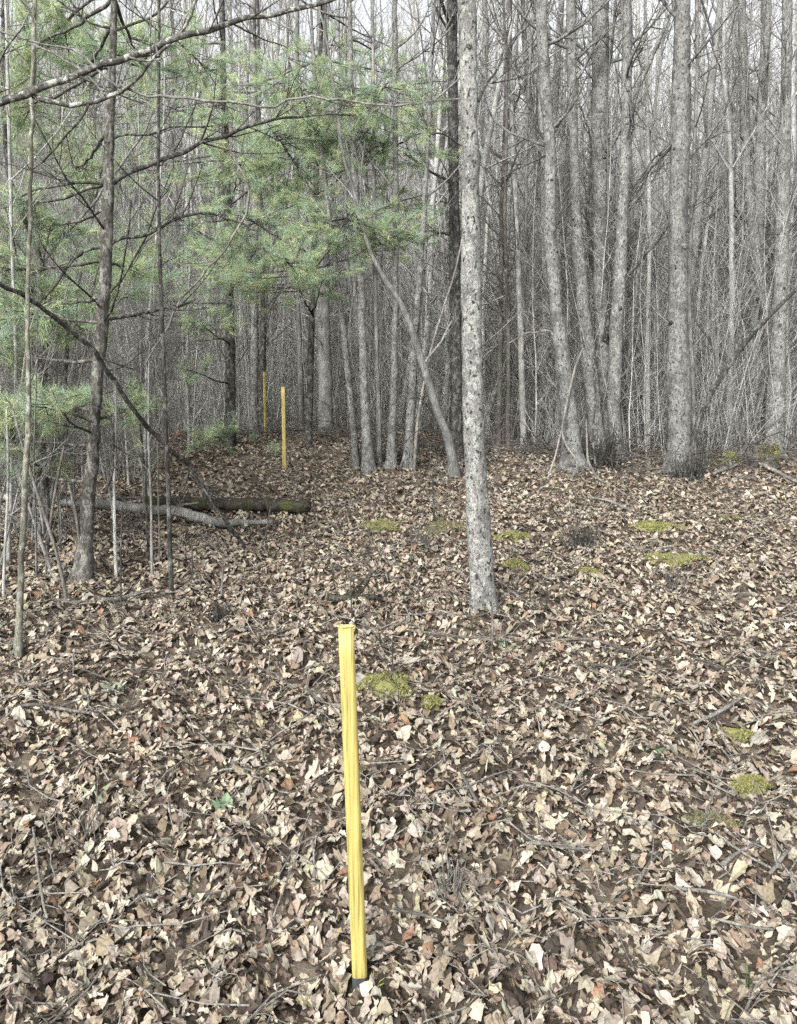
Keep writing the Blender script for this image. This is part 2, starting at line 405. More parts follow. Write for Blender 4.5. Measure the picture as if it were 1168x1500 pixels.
def post(base, top, w, dpt, rot, label, sleeve):
    g = ground_at(*base) if sleeve is not None else None
    t = at(*top, g[1]); e = empty('marker_post', g, label, 'marker post', 'yellow boundary posts going up the hill')
    mb = MB(); lo = g+(g-t)*.12; oval(mb, lo, t, w, dpt, rot); mb.build('body', M['yellow'], e)
    mb = MB(); a = np.arange(40)*2*pi/40
    ux = np.array((cos(rot), sin(rot), 0)); uy = np.array((-sin(rot), cos(rot), 0))
    pts = [t+np.array((0, 0, .0015))+ux*w*.52*np.sign(cos(k))*abs(cos(k))**.7+uy*dpt*.55*sin(k) for k in a]; pts += pts[:2]
    mb.tube(pts, [.0026]*len(pts), 6); 
    tb = MB(); oval(tb, t+ux*w*.5-np.array((0, 0, .006)), t+ux*w*.5+np.array((0, 0, .003)), w*.22, dpt*.6, rot, 2, 12, False)
    mb.add(*tb.arrays()[:2])
    mb.build('rim', M['yellow_edge'], e)
    if sleeve:
        mb = MB(); oval(mb, g-np.array((0, 0, .08)), g+(t-g)*.034, w*1.04, dpt*1.25, rot, 3, 40, False); mb.build('base_sleeve', M['dark_sleeve'], e)
    return e
post((528, 1447), (507, 918), .047, .021, .12, 'nearest tall ribbed yellow post standing in the leaves, dark at its foot', True)
post((417, 688), (415, 567), .052, .021, .2, 'middle yellow post, the wider of the two distant ones', False)
post((389, 641), (387.5, 545), .050, .021, .75, 'farthest yellow post, thinner looking, in front of a pine seedling', False)

gb, db = M['grey_bark'], M['dark_bark']
# ------------------------------------------------------------------ growing wood
def nz(v): return v/(np.linalg.norm(v)+1e-9)
def side_dir(d, rs, ang):
    w = rs.normal(0, 1, 3); w = nz(w-d*(w@d)); return nz(d*cos(ang)+w*sin(ang))
def grow(mb, p, d, L, r, lvl, rs, up=.10, wig=.14, kids=(5, 3), maxlvl=2, nseg=(6, 4, 3), sides=(5, 4, 3), rmin=.0016):
    n = nseg[min(lvl, 2)]; pts = [np.array(p, float)]; dirs = []; d = nz(np.array(d, float))
    for i in range(n):
        d = nz(d+rs.normal(0, wig, 3)+np.array((0, 0, up))); pts.append(pts[-1]+d*L/n); dirs.append(d)
    rad = np.maximum(np.linspace(r, r*.28, n+1), rmin*.6); mb.tube(pts, rad, sides[min(lvl, 2)])
    if lvl < maxlvl:
        for k in range(kids[min(lvl, len(kids)-1)]):
            t = rs.uniform(.18, .97); i = min(int(t*n), n-1)
            q = pts[i]+(pts[i+1]-pts[i])*(t*n-i)
            grow(mb, q, side_dir(dirs[i], rs, rs.uniform(.45, 1.0)), L*rs.uniform(.28, .55)*(1.15-.5*t), max(rmin, r*(1-.6*t)*rs.uniform(.4, .65)), lvl+1, rs, up, wig*1.1, kids, maxlvl, nseg, sides, rmin)
    return pts, dirs
def resample(P, Rr, step):
    P = np.asarray(P); L = np.r_[0, np.cumsum(np.linalg.norm(np.diff(P, axis=0), axis=1))]
    n = max(3, int(L[-1]/step)+1); s = np.linspace(0, L[-1], n)
    # smooth the traced corners
    out = np.stack([np.interp(s, L, P[:, k]) for k in range(3)], -1); rr = np.interp(s, L, Rr)
    for _ in range(2): out[1:-1] = .25*out[:-2]+.5*out[1:-1]+.25*out[2:]
    return out, rr
def trunk_tree(path, label, mat, H=12., cat='tree', name='bare_tree', nb=14, bh=.35, seed=1, bl=1.6, low=3, y0=None, group=None,
               twigmat=None, extra=None, sides=12, flare=1.5, rough=.035, drift=0., low_h=(1., 3.5)):
    rs = RS(seed*7+3)
    if y0 is None:
        g = ground_at(path[0][0], path[0][1])
    else:
        g = at(path[0][0], path[0][1], y0); g[2] = float(ht(g[0], g[1]))
    y = g[1]; P = [g-np.array((0, 0, .15)), g]; Rr = []
    sc = (project(g)[2])/F/2
    Rr = [path[0][2]*sc*flare, path[0][2]*sc*flare*.97]
    for k, (px, py, w) in enumerate(path[1:]):
        P.append(at(px, py, y+drift*(k+1)/len(path))); Rr.append(w*project(P[-1])[2]/F/2)
    # quick flare only near the ground
    if flare > 1.05:
        P.insert(2, g+(P[2]-g)*min(.5, .16/max(.01, np.linalg.norm(P[2]-g)))); Rr.insert(2, path[0][2]*sc*1.04)
    d = nz(P[-1]-P[-2]); d = nz(d*.6+np.array((0, 0, .5))); top = P[-1]; r = Rr[-1]; z0 = top[2]; Ht = g[2]+H
    n = max(2, int((Ht-z0)/1.2))
    if Ht > z0+.5:
        for k in range(n):
            d = nz(d+rs.normal(0, .05, 3)+np.array((0, 0, .12))); top = top+d*(Ht-z0)/n; P.append(top); Rr.append(max(.008, r*(1-(k+1)/n*.85)))
    PP, RR = resample(P, Rr, .09 if sides > 8 else .22)
    e = empty(name, g, label, cat, group)
    mb = MB(); jit = rs.normal(0, .0035, PP.shape)*(1 if sides > 8 else .6); jit[:, 2] = 0; PP2 = PP+jit
    fl = np.exp(-np.clip(PP[:, 2]-g[2], 0, 9)/.11)[:, None]*(flare > 1.05)*(sides > 8); aa = np.arange(sides)*2*pi/sides
    fl = 1+fl*(.32+.34*np.sin(3*aa+seed)+.24*np.sin(5*aa+seed*2))*(.75 if seed == 1 else 1.)
    und = 1+.05*np.sin(2*aa[None]+PP[:, 2][:, None]*2.1+seed)+.035*np.sin(4*aa[None]-PP[:, 2][:, None]*3.7)
    mb.tube(PP2, RR*(1+rs.normal(0, .025, len(RR))), sides, rs, rough, mul=fl*und)
    tm = twigmat or mat
    if name == 'sapling': mb0 = mb
    else: mb.build('trunk', mat, e)
    if sides >= 12 and H > 5:                                              # dark scars where low branches fell off
        for k in range(6):
            i = min(len(PP)-2, rs.randint(8, 62)); a = rs.uniform(pi*1.1, pi*1.9); o = np.array((cos(a), sin(a), 0)); kb = MB(); q = PP2[i]; r_ = RR[i]; u = rs.uniform(.16, .34)
            kb.tube([q+o*r_*.80, q+o*r_*1.03, q+o*r_*1.10, q+o*r_*1.12], [r_*u*1.2, r_*u, r_*u*.75, r_*u*.2], 9, rs, .12); kb.build('knot', db if k % 2 else M['pine_bark'], e)
    mb = MB()
    hs = PP[:, 2]-g[2]
    for k in range(nb+low):
        h = rs.uniform(bh*H, .97*H) if k < nb else rs.uniform(*low_h)
        i = int(np.searchsorted(hs, h)); i = min(max(i, 1), len(PP)-1); a = rs.uniform(0, 2*pi); f = h/H
        dr = np.array((cos(a), sin(a), rs.uniform(.25, 1.1)))
        L = bl*rs.uniform(.6, 1.2)*(1.1-.6*f) if k < nb else rs.uniform(.4, 1.3)*bl*.6
        grow(mb, PP[i], dr, L, min(RR[i]*.5, .010+.012*L) if k < nb else min(RR[i]*.3, .010), 0, rs, kids=(6, 4) if k < nb else (4, 3), maxlvl=2)
    if name == 'sapling':
        mb0.add(*mb.arrays()); bpy.data.objects.remove(e)
        return tag(mb0.build(name, mat, org=g), label, cat, group), PP, RR
    if mb.n: mb.build('crown', tm, e)
    for ex in (extra or []):                                              # limbs traced from the photograph
        mb = MB(); y1 = ex.get('y', y); dy = ex.get('dy', 0); pts = ex['p']
        Q = [at(px, py, y1+dy*k/max(1, len(pts)-1)) for k, (px, py, w) in enumerate(pts)]
        QR = [w*project(q)[2]/F/2 for q, (px, py, w) in zip(Q, pts)]
        Q2, QR2 = resample(Q, QR, .07); kk = rs.normal(0, .011, Q2.shape); kk[1:-1] = (kk[:-2]+kk[1:-1]+kk[2:])/2; mb.tube(Q2+kk, QR2, 7, rs, .07)
        for k in range(ex.get('tw', 4)):
            i = rs.randint(len(Q2)//4, len(Q2)-1); dd = nz(Q2[i+1 if i+1 < len(Q2) else i]-Q2[i-1])
            grow(mb, Q2[i], side_dir(dd, rs, rs.uniform(.5, 1.)), rs.uniform(.25, .7)*ex.get('tl', 1.), max(.002, QR2[i]*.5), 1, rs, kids=(3, 3), maxlvl=2)
        mb.build('limb', ex.get('m', tm), e)
    return e, PP, RR

# pine needles
def needles(mb, tips, dirs, rs, per=50, L=.105, w=.0042, tone=None):
    n = len(tips); N = n*per
    tips = np.repeat(np.asarray(tips), per, 0); dirs = np.repeat(np.asarray(dirs), per, 0)
    back = rs.uniform(0, .13, N)[:, None]
    d = dirs*rs.uniform(.25, 1.3, N)[:, None]+rs.normal(0, .52, (N, 3)); d[:, 2] -= .06; d /= np.linalg.norm(d, axis=1)[:, None]
    b = tips-dirs*back; ww = np.cross(d, rs.normal(0, 1, (N, 3))); ww /= np.linalg.norm(ww, axis=1)[:, None]
    l = L*rs.uniform(.7, 1.25, N)[:, None]
    V = np.stack((b-ww*w/2, b+ww*w/2, b+d*l), 1).reshape(-1, 3)
    base = np.array([(.42, .53, .33), (.50, .57, .34), (.38, .49, .36), (.55, .60, .36)])[rs.choice(4, n, p=[.4, .25, .25, .1])]
    if tone is not None: base = base*tone
    col = np.repeat(base*rs.uniform(.75, 1.2, n)[:, None], per, 0)*rs.uniform(.8, 1.15, N)[:, None]
    mb.add(V, t=np.arange(N*3).reshape(-1, 3), col=np.repeat(col, 3, 0))
def foliage_clump(bm, nm, start, c, rx, ry, rz, ntuft, rs, br=.016, tone=None, per=50, L=.105, w=.0042):
    ntuft = int(ntuft*1.8)
    """one bough from the stem to a spray of tufted twigs"""
    start = np.array(start); c = np.array(c); mid = .5*(start+c)+np.array((0, 0, -.03*np.linalg.norm(c-start)))
    far = c+nz((c-start)*np.array((1, 1, .3)))*rx*.7
    pts, rr = resample([start, mid, c, far], [br, br*.75, br*.5, .003], .12)
    bm.tube(pts+rs.normal(0, .006, pts.shape), rr, 5)
    tips, dirs = [], []
    ns = max(3, ntuft//5)
    for k in range(ns):
        i = int(len(pts)*rs.uniform(.45, 1.)); i = min(i, len(pts)-1); o = pts[i]
        u = rs.normal(0, 1, 3); u /= np.linalg.norm(u)+1e-6; tgt = c+u*np.array((rx, ry, rz))*rs.uniform(.35, 1.0)
        d = nz(tgt-o); L_ = np.linalg.norm(tgt-o); q = [o, o+(tgt-o)*.5+np.array((0, 0, -.03)), tgt]
        bm.tube(q, [.0045, .0035, .002], 4)
        for j in range(5):
            f = rs.uniform(.35, 1.) if j else 1.; tp = o+(tgt-o)*f; dd = nz(side_dir(d, rs, rs.uniform(.15, .9))+np.array((0, 0, .12)))
            e = tp+dd*rs.uniform(.05, .22); bm.tube([tp, e], [.0025, .0015], 3); tips.append(e); dirs.append(dd)
    needles(nm, tips, dirs, rs, per, L, w, tone)

# ------------------------------------------------------------------ traced trees
def T(*a): return [tuple(a[i:i+3]) for i in range(0, len(a), 3)]

trunk_tree(T(708,897,36, 704,800,35, 697,700,30, 694,620,30, 691,500,29, 691,380,29, 689,250,27, 687,130,26, 684,0,25),
    'white speckled tree trunk standing alone in the middle of the clearing', M['white_bark'], H=12, nb=16, low=0, seed=1, sides=20, flare=1.08, rough=.02, twigmat=gb,
    extra=[dict(p=T(703,152,4, 722,120,4, 738,75,3, 748,40,2.5, 752,-10,2), tw=5, m=db), dict(p=T(684,140,2.5, 650,148,2, 610,152,2, 560,146,1.5), tw=2, m=M['dead_wood'])])
trunk_tree(T(840,688,29, 833,600,25, 823,520,23, 812,420,18, 806,350,18, 806,220,17, 797,100,17, 792,0,16),
    'grey trunk bending left, leftmost of the clump with pale vines at its foot', gb, seed=2, low=5, sides=12,
    extra=[dict(p=T(800,212,5, 785,180,4, 768,140,3, 755,100,2.5), tw=6, m=db), dict(p=T(806,222,4, 790,232,3, 750,250,2.5, 735,262,2), tw=4, m=db),
           dict(p=T(818,505,3, 805,480,3, 770,490,2.5, 745,502,2), tw=3, m=M['dead_wood'])])
trunk_tree(T(877,672,26, 870,600,23, 862,520,22, 852,430,18, 846,340,16, 840,220,14, 838,100,14, 836,0,13),
    'grey trunk second from left in the multi stemmed clump, leaning left as it rises', gb, seed=3, low=4, sides=12, flare=1.3)
trunk_tree(T(890,668,24, 884,600,20, 882,500,20, 878,400,20, 879,300,22, 879,150,24, 880,0,25),
    'stout straight dark sided grey trunk in the middle of the vine clump', gb, seed=4, low=2, sides=12, flare=1.2, drift=.3, twigmat=M['dull_stem'],
    extra=[dict(p=T(885,500,10, 893,457,8, 907,425,6, 925,396,5, 965,350,4, 985,320,3), tw=5, m=db, dy=-.4),
           dict(p=T(866,400,6, 862,300,4, 866,210,3, 850,150,2.5), tw=3, m=db, dy=-.3)])
trunk_tree(T(906,670,20, 899,600,19, 902,500,19, 908,400,19, 914,280,15, 918,150,14, 919,0,13),
    'slimmer pale grey trunk, rightmost of the vine clump, with one thick forking branch', gb, seed=5, low=3, sides=12, flare=1.3,
    extra=[dict(p=T(917,175,6, 929,140,7, 948,100,6, 965,64,6, 986,14,5, 996,-30,4), tw=4), dict(p=T(914,285,5, 930,272,3, 955,235,3, 980,212,2.5), tw=3, m=db)])
trunk_tree(T(994,692,38, 996,640,34, 995,580,33, 993,480,28, 993,350,27, 997,200,27, 999,100,26, 1000,0,23),
    'thickest pale grey trunk on the right with dark knots and ragged bark at its foot', gb, seed=6, low=3, sides=18, flare=1.35, H=13,
    extra=[dict(p=T(985,212,4, 960,240,4, 940,265,3, 925,285,2.5), tw=4, m=db), dict(p=T(1006,235,4, 1040,200,4, 1068,150,3, 1080,100,3), tw=6, m=M['pine_bark']), dict(p=T(1006,340,4, 1018,300,3.5, 1030,275,3, 1033,274,2), tw=4, m=db), dict(p=T(1008,50,5, 1020,25,3, 1030,-20,3), tw=2)])
trunk_tree(T(1105,657,26, 1106,600,24, 1108,450,20, 1112,300,17, 1115,180,15, 1122,60,13, 1124,0,12),
    'grey trunk behind the mossy stump near the right edge, darker of the pair', gb, seed=7, low=5, sides=12, flare=1.3, twigmat=M['dull_stem'],
    extra=[dict(p=T(1108,240,4, 1075,170,4, 1060,110,3, 1040,60,2), tw=6, m=M['pine_bark']), dict(p=T(1100,330,4, 1060,300,3, 1030,330,3, 1022,380,2), tw=5, m=db), dict(p=T(1113,420,6, 1122,400,5, 1132,370,4, 1140,330,3), tw=5, m=db)])
trunk_tree(T(1132,668,26, 1138,560,24, 1144,400,19, 1148,250,18, 1152,120,15, 1154,0,13),
    'pale grey trunk nearest the right edge, leaning slightly right', gb, seed=8, low=3, sides=12, flare=1.3,
    extra=[dict(p=T(1140,210,3, 1135,170,3, 1140,120,3, 1128,150,2), tw=3)])
trunk_tree(T(669,662,19, 668,500,17, 666,350,17, 664,200,16, 662,0,15),
    'dark almost black straight trunk just behind the white speckled tree', db, seed=9, low=8, sides=10, bl=2., y0=11.8, low_h=(2., 6.),
    extra=[dict(p=T(664,345,4, 640,340,4, 628,335,3, 605,350,2), tw=4), dict(p=T(665,270,4, 640,255,4, 615,240,4, 590,224,3), tw=5)])
# multi stemmed clump by the path
grp = 'stems of the clump left of the leaning trunk'
trunk_tree(T(523,668,11, 514,590,10, 505,500,9, 490,370,7, 474,250,6, 462,120,5, 455,0,4), 'slim grey stem leaning left, leftmost of the central clump', gb, seed=11, low=2, sides=9, flare=1.3, H=9, bl=1.1, y0=10.9, group=grp)
trunk_tree(T(540,674,17, 536,620,13, 533,550,12, 530,450,12, 526,350,10, 520,250,9, 515,120,8, 512,0,7), 'thickest pale stem of the central clump, straight, second from its left', gb, seed=12, low=2, sides=10, flare=1.25, H=10, y0=10.75, group=grp)
trunk_tree(T(556,668,9, 555,620,8, 552,520,7, 549,400,6, 548,250,5, 546,0,4), 'thin brown stem in the middle of the central clump', M['dull_stem'], seed=13, low=2, sides=8, flare=1.2, H=8, bl=1, y0=11.0, group=grp)
trunk_tree(T(572,668,14, 576,600,11, 578,520,10, 580,450,9, 580,250,8, 578,0,8), 'straight grey stem with dark foot, fourth in the central clump', gb, seed=14, low=3, sides=9, flare=1.3, H=10, y0=10.9, group=grp)
trunk_tree(T(597,670,15, 602,600,13, 606,540,12, 612,450,10, 622,300,8, 630,150,7, 636,0,6), 'mottled grey stem leaning right, rightmost of the central clump', gb, seed=15, low=3, sides=9, flare=1.2, H=10, y0=10.9, group=grp)
trunk_tree(T(606,665,5, 613,600,5, 622,560,4, 634,500,4, 650,450,3, 668,400,2.5), 'thin pale shoot leaning right out of the central clump', M['dead_wood'], seed=16, low=1, sides=7, flare=1, H=5, nb=4, bl=.6, y0=10.8, group=grp)
trunk_tree(T(668,677,16, 657,640,14, 644,613,13, 630,565,12, 617,528,11, 603,477,10, 580,430,8.5, 569,418,8, 542,370,6, 521,284,5, 504,233,4), 'slim grey brown trunk leaning steeply left in front of the dark trunk', M['dull_stem'], seed=17, y0=10.4, low=0, sides=10, flare=1.15, H=8, nb=6, bl=1, 
    extra=[dict(p=T(625,530,4, 640,508,3.5, 655,485,3, 664,470,2), tw=3), dict(p=T(646,622,3, 630,600,3, 620,580,2, 600,585,2), tw=3, m=db)])
# background trunks in the middle
trunk_tree(T(478,628,21, 476,500,18, 474,350,16, 472,200,15, 472,0,15), 'dark knotty trunk behind the pine boughs, left of the central clump', M['dull_stem'], seed=18, low=10, sides=10, y0=14.4, flare=1.2, twigmat=db, H=13)
trunk_tree(T(372,632,12, 373,500,12, 374,300,10, 372,100,9, 371,0,8), 'slim dark grey trunk directly left of the farthest yellow post', gb, seed=19, low=3, sides=9, y0=14.8, flare=1.1)
trunk_tree(T(386,640,7, 386,500,7, 384,350,6, 380,200,5, 378,0,4), 'thin black stem rising just behind the farthest yellow post', db, seed=20, low=4, sides=8, y0=14.6, flare=1., bl=1)
trunk_tree(T(443,640,8, 440,540,8, 436,400,7, 434,200,6, 436,0,6), 'slim brown trunk right of the middle yellow post', M['dull_stem'], seed=23, low=4, sides=8, y0=14.8, flare=1.1)
trunk_tree(T(768,660,10, 764,520,9, 758,350,8, 750,180,8, 745,0,7), 'slim grey trunk midway between the white speckled tree and the vine clump', M['dull_stem'], seed=24, low=6, sides=8, y0=13., flare=1.2)
trunk_tree(T(730,660,8, 733,520,8, 736,300,7, 742,120,6, 748,0,6), 'slim brown trunk just right of the white speckled tree, farther back', M['brown_twig'], seed=25, low=6, sides=8, y0=13.4, flare=1.2)
trunk_tree(T(950,668,7, 948,520,7, 952,350,6, 948,150,6, 945,0,5), 'thin pale trunk between the vine clump and the thickest trunk', M['pale_stem'], seed=26, low=5, sides=8, y0=12.8, flare=1.1)
trunk_tree(T(1068,664,9, 1070,560,9, 1073,400,8, 1070,220,7, 1060,100,6, 1062,0,5), 'thin grey trunk between the thickest trunk and the mossy stump', M['pale_stem'], seed=27, low=6, sides=8, y0=12.6, flare=1.1)
trunk_tree(T(1019,655,6, 1014,540,6, 1008,430,6, 1016,250,5, 1022,100,5, 1020,0,5), 'thin dark stem hugging the right side of the thickest trunk', M['dull_stem'], seed=28, low=3, sides=7, y0=11.6, flare=1.1)

# leaning sapling on the right
trunk_tree(T(1008,668,8, 1015,629,8, 1036,586,8, 1054,554,7.5, 1079,518,8, 1108,479,7, 1133,457,6.5, 1163,427,5, 1200,395,4, 1250,350,3),
    'dark thin sapling arching right from the foot of the thickest trunk', db, name='leaning_sapling', cat='sapling', seed=30, y0=10.3, low=0, sides=8, flare=1, H=1, nb=0,
    extra=[dict(p=T(1079,518,3, 1084,480,2, 1090,450,2), tw=2), dict(p=T(1054,554,3, 1040,500,3, 1020,470,2, 1012,440,2), tw=3)])

# ------------------------------------------------------------------ pines
def pine(path, label, seed, clumps, mat, y0=None, extra=None, H=11, low=3, tone=None, **kw):
    e, PP, RR = trunk_tree(path, label, mat, H=H, name='pine_tree', cat='pine tree', nb=0, low=low, seed=seed, y0=y0, twigmat=db, extra=extra, **kw)
    rs = RS(seed*13); bm, nm = MB(), MB(); Y = float(e.location.y)
    for (px, py, rxp, rzp, dy, nt) in clumps:
        c = at(px, py, Y+dy); s = project(c)[2]/F; rx, rz = 1.65*rxp*s, 1.75*rzp*s
        i = int(np.argmin(np.abs(PP[:, 2]-(c[2]-.05*np.linalg.norm(c-PP[0])*0-.1)))); i = max(3, i)
        foliage_clump(bm, nm, PP[i], c, rx, max(.35, rx*.7), rz, nt, rs, tone=tone)
    # upper whorls above the frame
    for k in range(16):
        h = 5.5+k*.36; i = int(np.argmin(np.abs(PP[:, 2]-e.location.z-h))); a = k*2.4; l = 1.7*(1-.6*k/16)
        c = PP[i]+np.array((cos(a)*l, sin(a)*l, .1)); foliage_clump(bm, nm, PP[i], c, .5, .5, .16, 6, rs, tone=tone, per=16, w=.004)
    bm.build('boughs', mat, e); nm.build('foliage', M['needle'], e, smooth=False)
    return e
pine(T(122,852,25, 125,790,21, 130,720,18, 137,650,18, 143,560,16, 151,460,17, 157,360,16, 159,280,15, 161,180,14, 164,90,11, 168,0,9),
    'dark pine trunk at the left with flared foot and whorled bare boughs', 41,
    [(190,392,60,16,.7,50), (150,432,35,14,.5,20), (60,60,55,35,.8,50), (30,585,60,22,.3,50), (95,600,50,12,-.2,24), (180,600,40,18,.3,30),
     (20,520,26,18,.5,20), (70,330,50,30,.9,40), (20,300,40,30,.9,30), (110,480,40,20,.6,26), (60,440,50,24,.7,34), (20,640,40,20,.2,30), (110,250,50,30,1.1,40), (100,30,50,30,.9,36), (20,160,40,40,1.0,36), (30,455,30,20,.3,24), (15,395,20,40,.6,24), (200,75,50,30,.9,40), (40,690,30,20,.5,14), (120,110,45,25,.9,24)], M['pine_bark'], sides=14, flare=1.35, low=6,
    extra=[dict(p=T(163,268,8, 192,253,8, 229,236,6.5, 274,214,6, 325,199,5, 370,181,4.5, 400,173,4, 453,169,3, 494,161,2.5, 518,168,2), tw=12, tl=.9, m=db),
           dict(p=T(329,200,2.5, 342,236,3, 366,270,3.5, 370,301,3.5, 342,346,3, 308,391,3, 270,429,3, 253,463,3, 236,497,3, 212,538,2), tw=6, m=M['dead_wood']),
           dict(p=T(158,265,5, 137,265,4, 96,272,4, 68,274,3.5, 48,279,3, 27,288,2.5), tw=5, m=db),
           dict(p=T(158,362,6, 178,350,5, 223,339,5, 257,322,4.5, 298,305,4.5, 325,320,3.5, 373,337,2.5), tw=6, m=db),
           dict(p=T(150,363,5, 127,366,4, 106,383,4, 86,400,3.5, 66,440,3), tw=5, m=db),
           dict(p=T(152,471,5, 181,463,4.5, 205,458,4, 247,449,4, 284,439,3), tw=5, m=db),
           dict(p=T(161,210,4, 188,199,3.5, 219,195,3, 274,187,2.5, 310,186,2), tw=5, m=db),
           dict(p=T(143,583,4, 154,600,4, 168,638,3.5, 168,682,3.5, 154,723,3), tw=3, m=db),
           dict(p=T(167,45,4, 180,38,4, 215,25,3.5, 245,10,3, 262,-15,2.5), tw=4, m=db),
           dict(p=T(163,42,4, 140,36,3, 110,20,3, 80,-5,2.5), tw=4, m=db),
           dict(p=T(140,540,3, 165,548,3, 190,530,3, 215,512,2), tw=3, m=db)])
pine(T(336,645,16, 338,560,14, 337,450,13, 335,350,12, 330,200,10, 325,0,8),
    'dark pine trunk between the black stem and the yellow posts, green boughs overhead', 42,
    [(350,250,60,45,-1.6,90), (330,170,60,30,-1.,50), (340,400,50,34,-1.4,70), (370,375,50,28,-1.8,60), (280,330,50,35,-1.,50), (230,150,55,35,-.6,44),
     (260,60,55,35,-1.,60), (150,60,50,30,.2,30), (250,250,60,30,0,44), (300,480,45,18,-1,36), (320,640,30,16,-1.4,36), (290,545,35,14,-1.2,14),
     (200,330,60,40,.8,40), (110,170,70,50,1.0,50), (60,250,60,60,1.0,40), (180,240,60,50,.6,50), (30,170,50,50,.8,40), (100,330,60,40,1.,40), (200,180,60,50,.5,50), (300,100,60,40,-.6,50), (130,500,50,30,1.,30), (390,250,50,40,-1.4,50), (250,440,50,30,.6,36), (430,300,40,30,-1.,40), (60,130,50,40,1.,36)], db, y0=12.8, sides=10, flare=1.15, low=8)
pine(T(452,632,10, 455,560,9, 457,450,9, 462,330,8, 466,200,7, 470,60,6),
    'slender pine behind the path whose pale green boughs spread over the centre', 43,
    [(440,130,80,34,-1.5,100), (530,165,90,44,-1.8,150), (605,200,40,32,-1.6,44), (420,220,80,40,-1.6,110), (520,240,80,40,-1.3,100), (500,335,75,34,-2.,110),
     (565,350,45,30,-1.8,64), (430,400,75,26,-2.2,100), (380,330,50,24,-1.6,50), (600,290,40,30,-1.,26), (480,80,50,22,-.6,26), (540,100,50,26,.5,26),
     (610,130,40,28,.3,26), (470,420,34,14,-1.6,24), (455,190,70,40,-1.4,70)], db, y0=12.6, sides=8, flare=1.1, low=5, H=9)
# small pine seedlings
def seedling(px, py, h, label, seed, nt=9):
    g = ground_at(px, py); rs = RS(seed); e = empty('pine_seedling', g, label, 'pine seedling')
    bm, nm = MB(), MB(); bm.tube([g-np.array((0, 0, .05)), g+np.array((0, 0, h))], [.006, .003], 5)
    tips, dirs = [], []
    for k in range(nt):
        a = rs.uniform(0, 2*pi); z = h*rs.uniform(.3, 1); l = h*.45*(1.2-z/h)+.04; p = g+np.array((0, 0, z)); q = p+np.array((cos(a)*l, sin(a)*l, l*.4))
        bm.tube([p, q], [.003, .002], 4); tips.append(q); dirs.append(nz(q-p))
    tips.append(g+np.array((0, 0, h+.03))); dirs.append(np.array((0, 0, 1.)))
    needles(nm, tips, dirs, rs, 40, .08, .0024); bm.build('stem', M['brown_twig'], e); nm.build('foliage', M['needle'], e, smooth=False)
seedling(400, 672, .22, 'small green pine seedling just left of the middle yellow post', 61, 16)
seedling(322, 655, .45, 'bushy pine seedling at the foot of the dark pine by the slope', 62, 22)
seedling(345, 645, .30, 'low pine seedling left of the farthest yellow post', 63, 14)
seedling(218, 700, .35, 'pine seedling behind the fallen logs at the left', 64, 16)
seedling(372, 652, .18, 'smallest pine seedling between the dark pine and the middle post', 65, 8)

# ------------------------------------------------------------------ left thicket
trunk_tree(T(251,870,7, 248,760,6.5, 243,600,6, 240,500,6, 234,400,5, 232,250,5, 233,100,4.5, 234,0,4), 'thin black knobbly stem right of the flared pine trunk', db, seed=31, low=8, sides=8, flare=1.2, H=7, nb=10, bl=1., low_h=(.4, 4.))
trunk_tree(T(27,965,10, 30,850,9, 37,720,8, 42,600,7, 40,480,6, 45,250,6, 50,50,7, 52,0,6), 'slim yellowish grey trunk nearest the camera at the left edge', M['yellow_green_stem'], seed=32, low=7, sides=10, flare=1.1, H=8, low_h=(.6, 4.))
trunk_tree(T(10,830,7, 20,640,6, 25,520,5, 18,400,5, 14,200,5, 8,0,4), 'pale thin stem at the very left edge behind the yellowish trunk', M['pale_stem'], seed=33, low=7, sides=8, flare=1.1, H=7, low_h=(.4, 4.))
trunk_tree(T(74,800,11, 66,720,12, 60,640,11, 64,560,10, 68,470,9, 60,380,8, 40,330,7, 12,260,6, 4,150,6, 6,0,5), 'crooked black trunk in the left thicket bending to the left edge', db, seed=34, low=8, sides=9, flare=1.2, H=8, low_h=(.4, 3.),
    extra=[dict(p=T(92,640,3, 98,560,4, 96,480,5, 92,440,6, 72,425,9, 50,400,7, 42,370,5), tw=5), dict(p=T(45,435,4, 68,380,4, 113,325,4, 164,262,4, 205,205,3, 225,160,2), tw=5, m=M['dull_stem'])])
trunk_tree(T(40,640,6, 37,605,8, 33,560,6, 29,518,4), 'short charred black snag in the left thicket', db, seed=35, low=2, sides=8, flare=1.2, H=1.2, nb=0, name='dead_snag', cat='dead stem', y0=7.6)
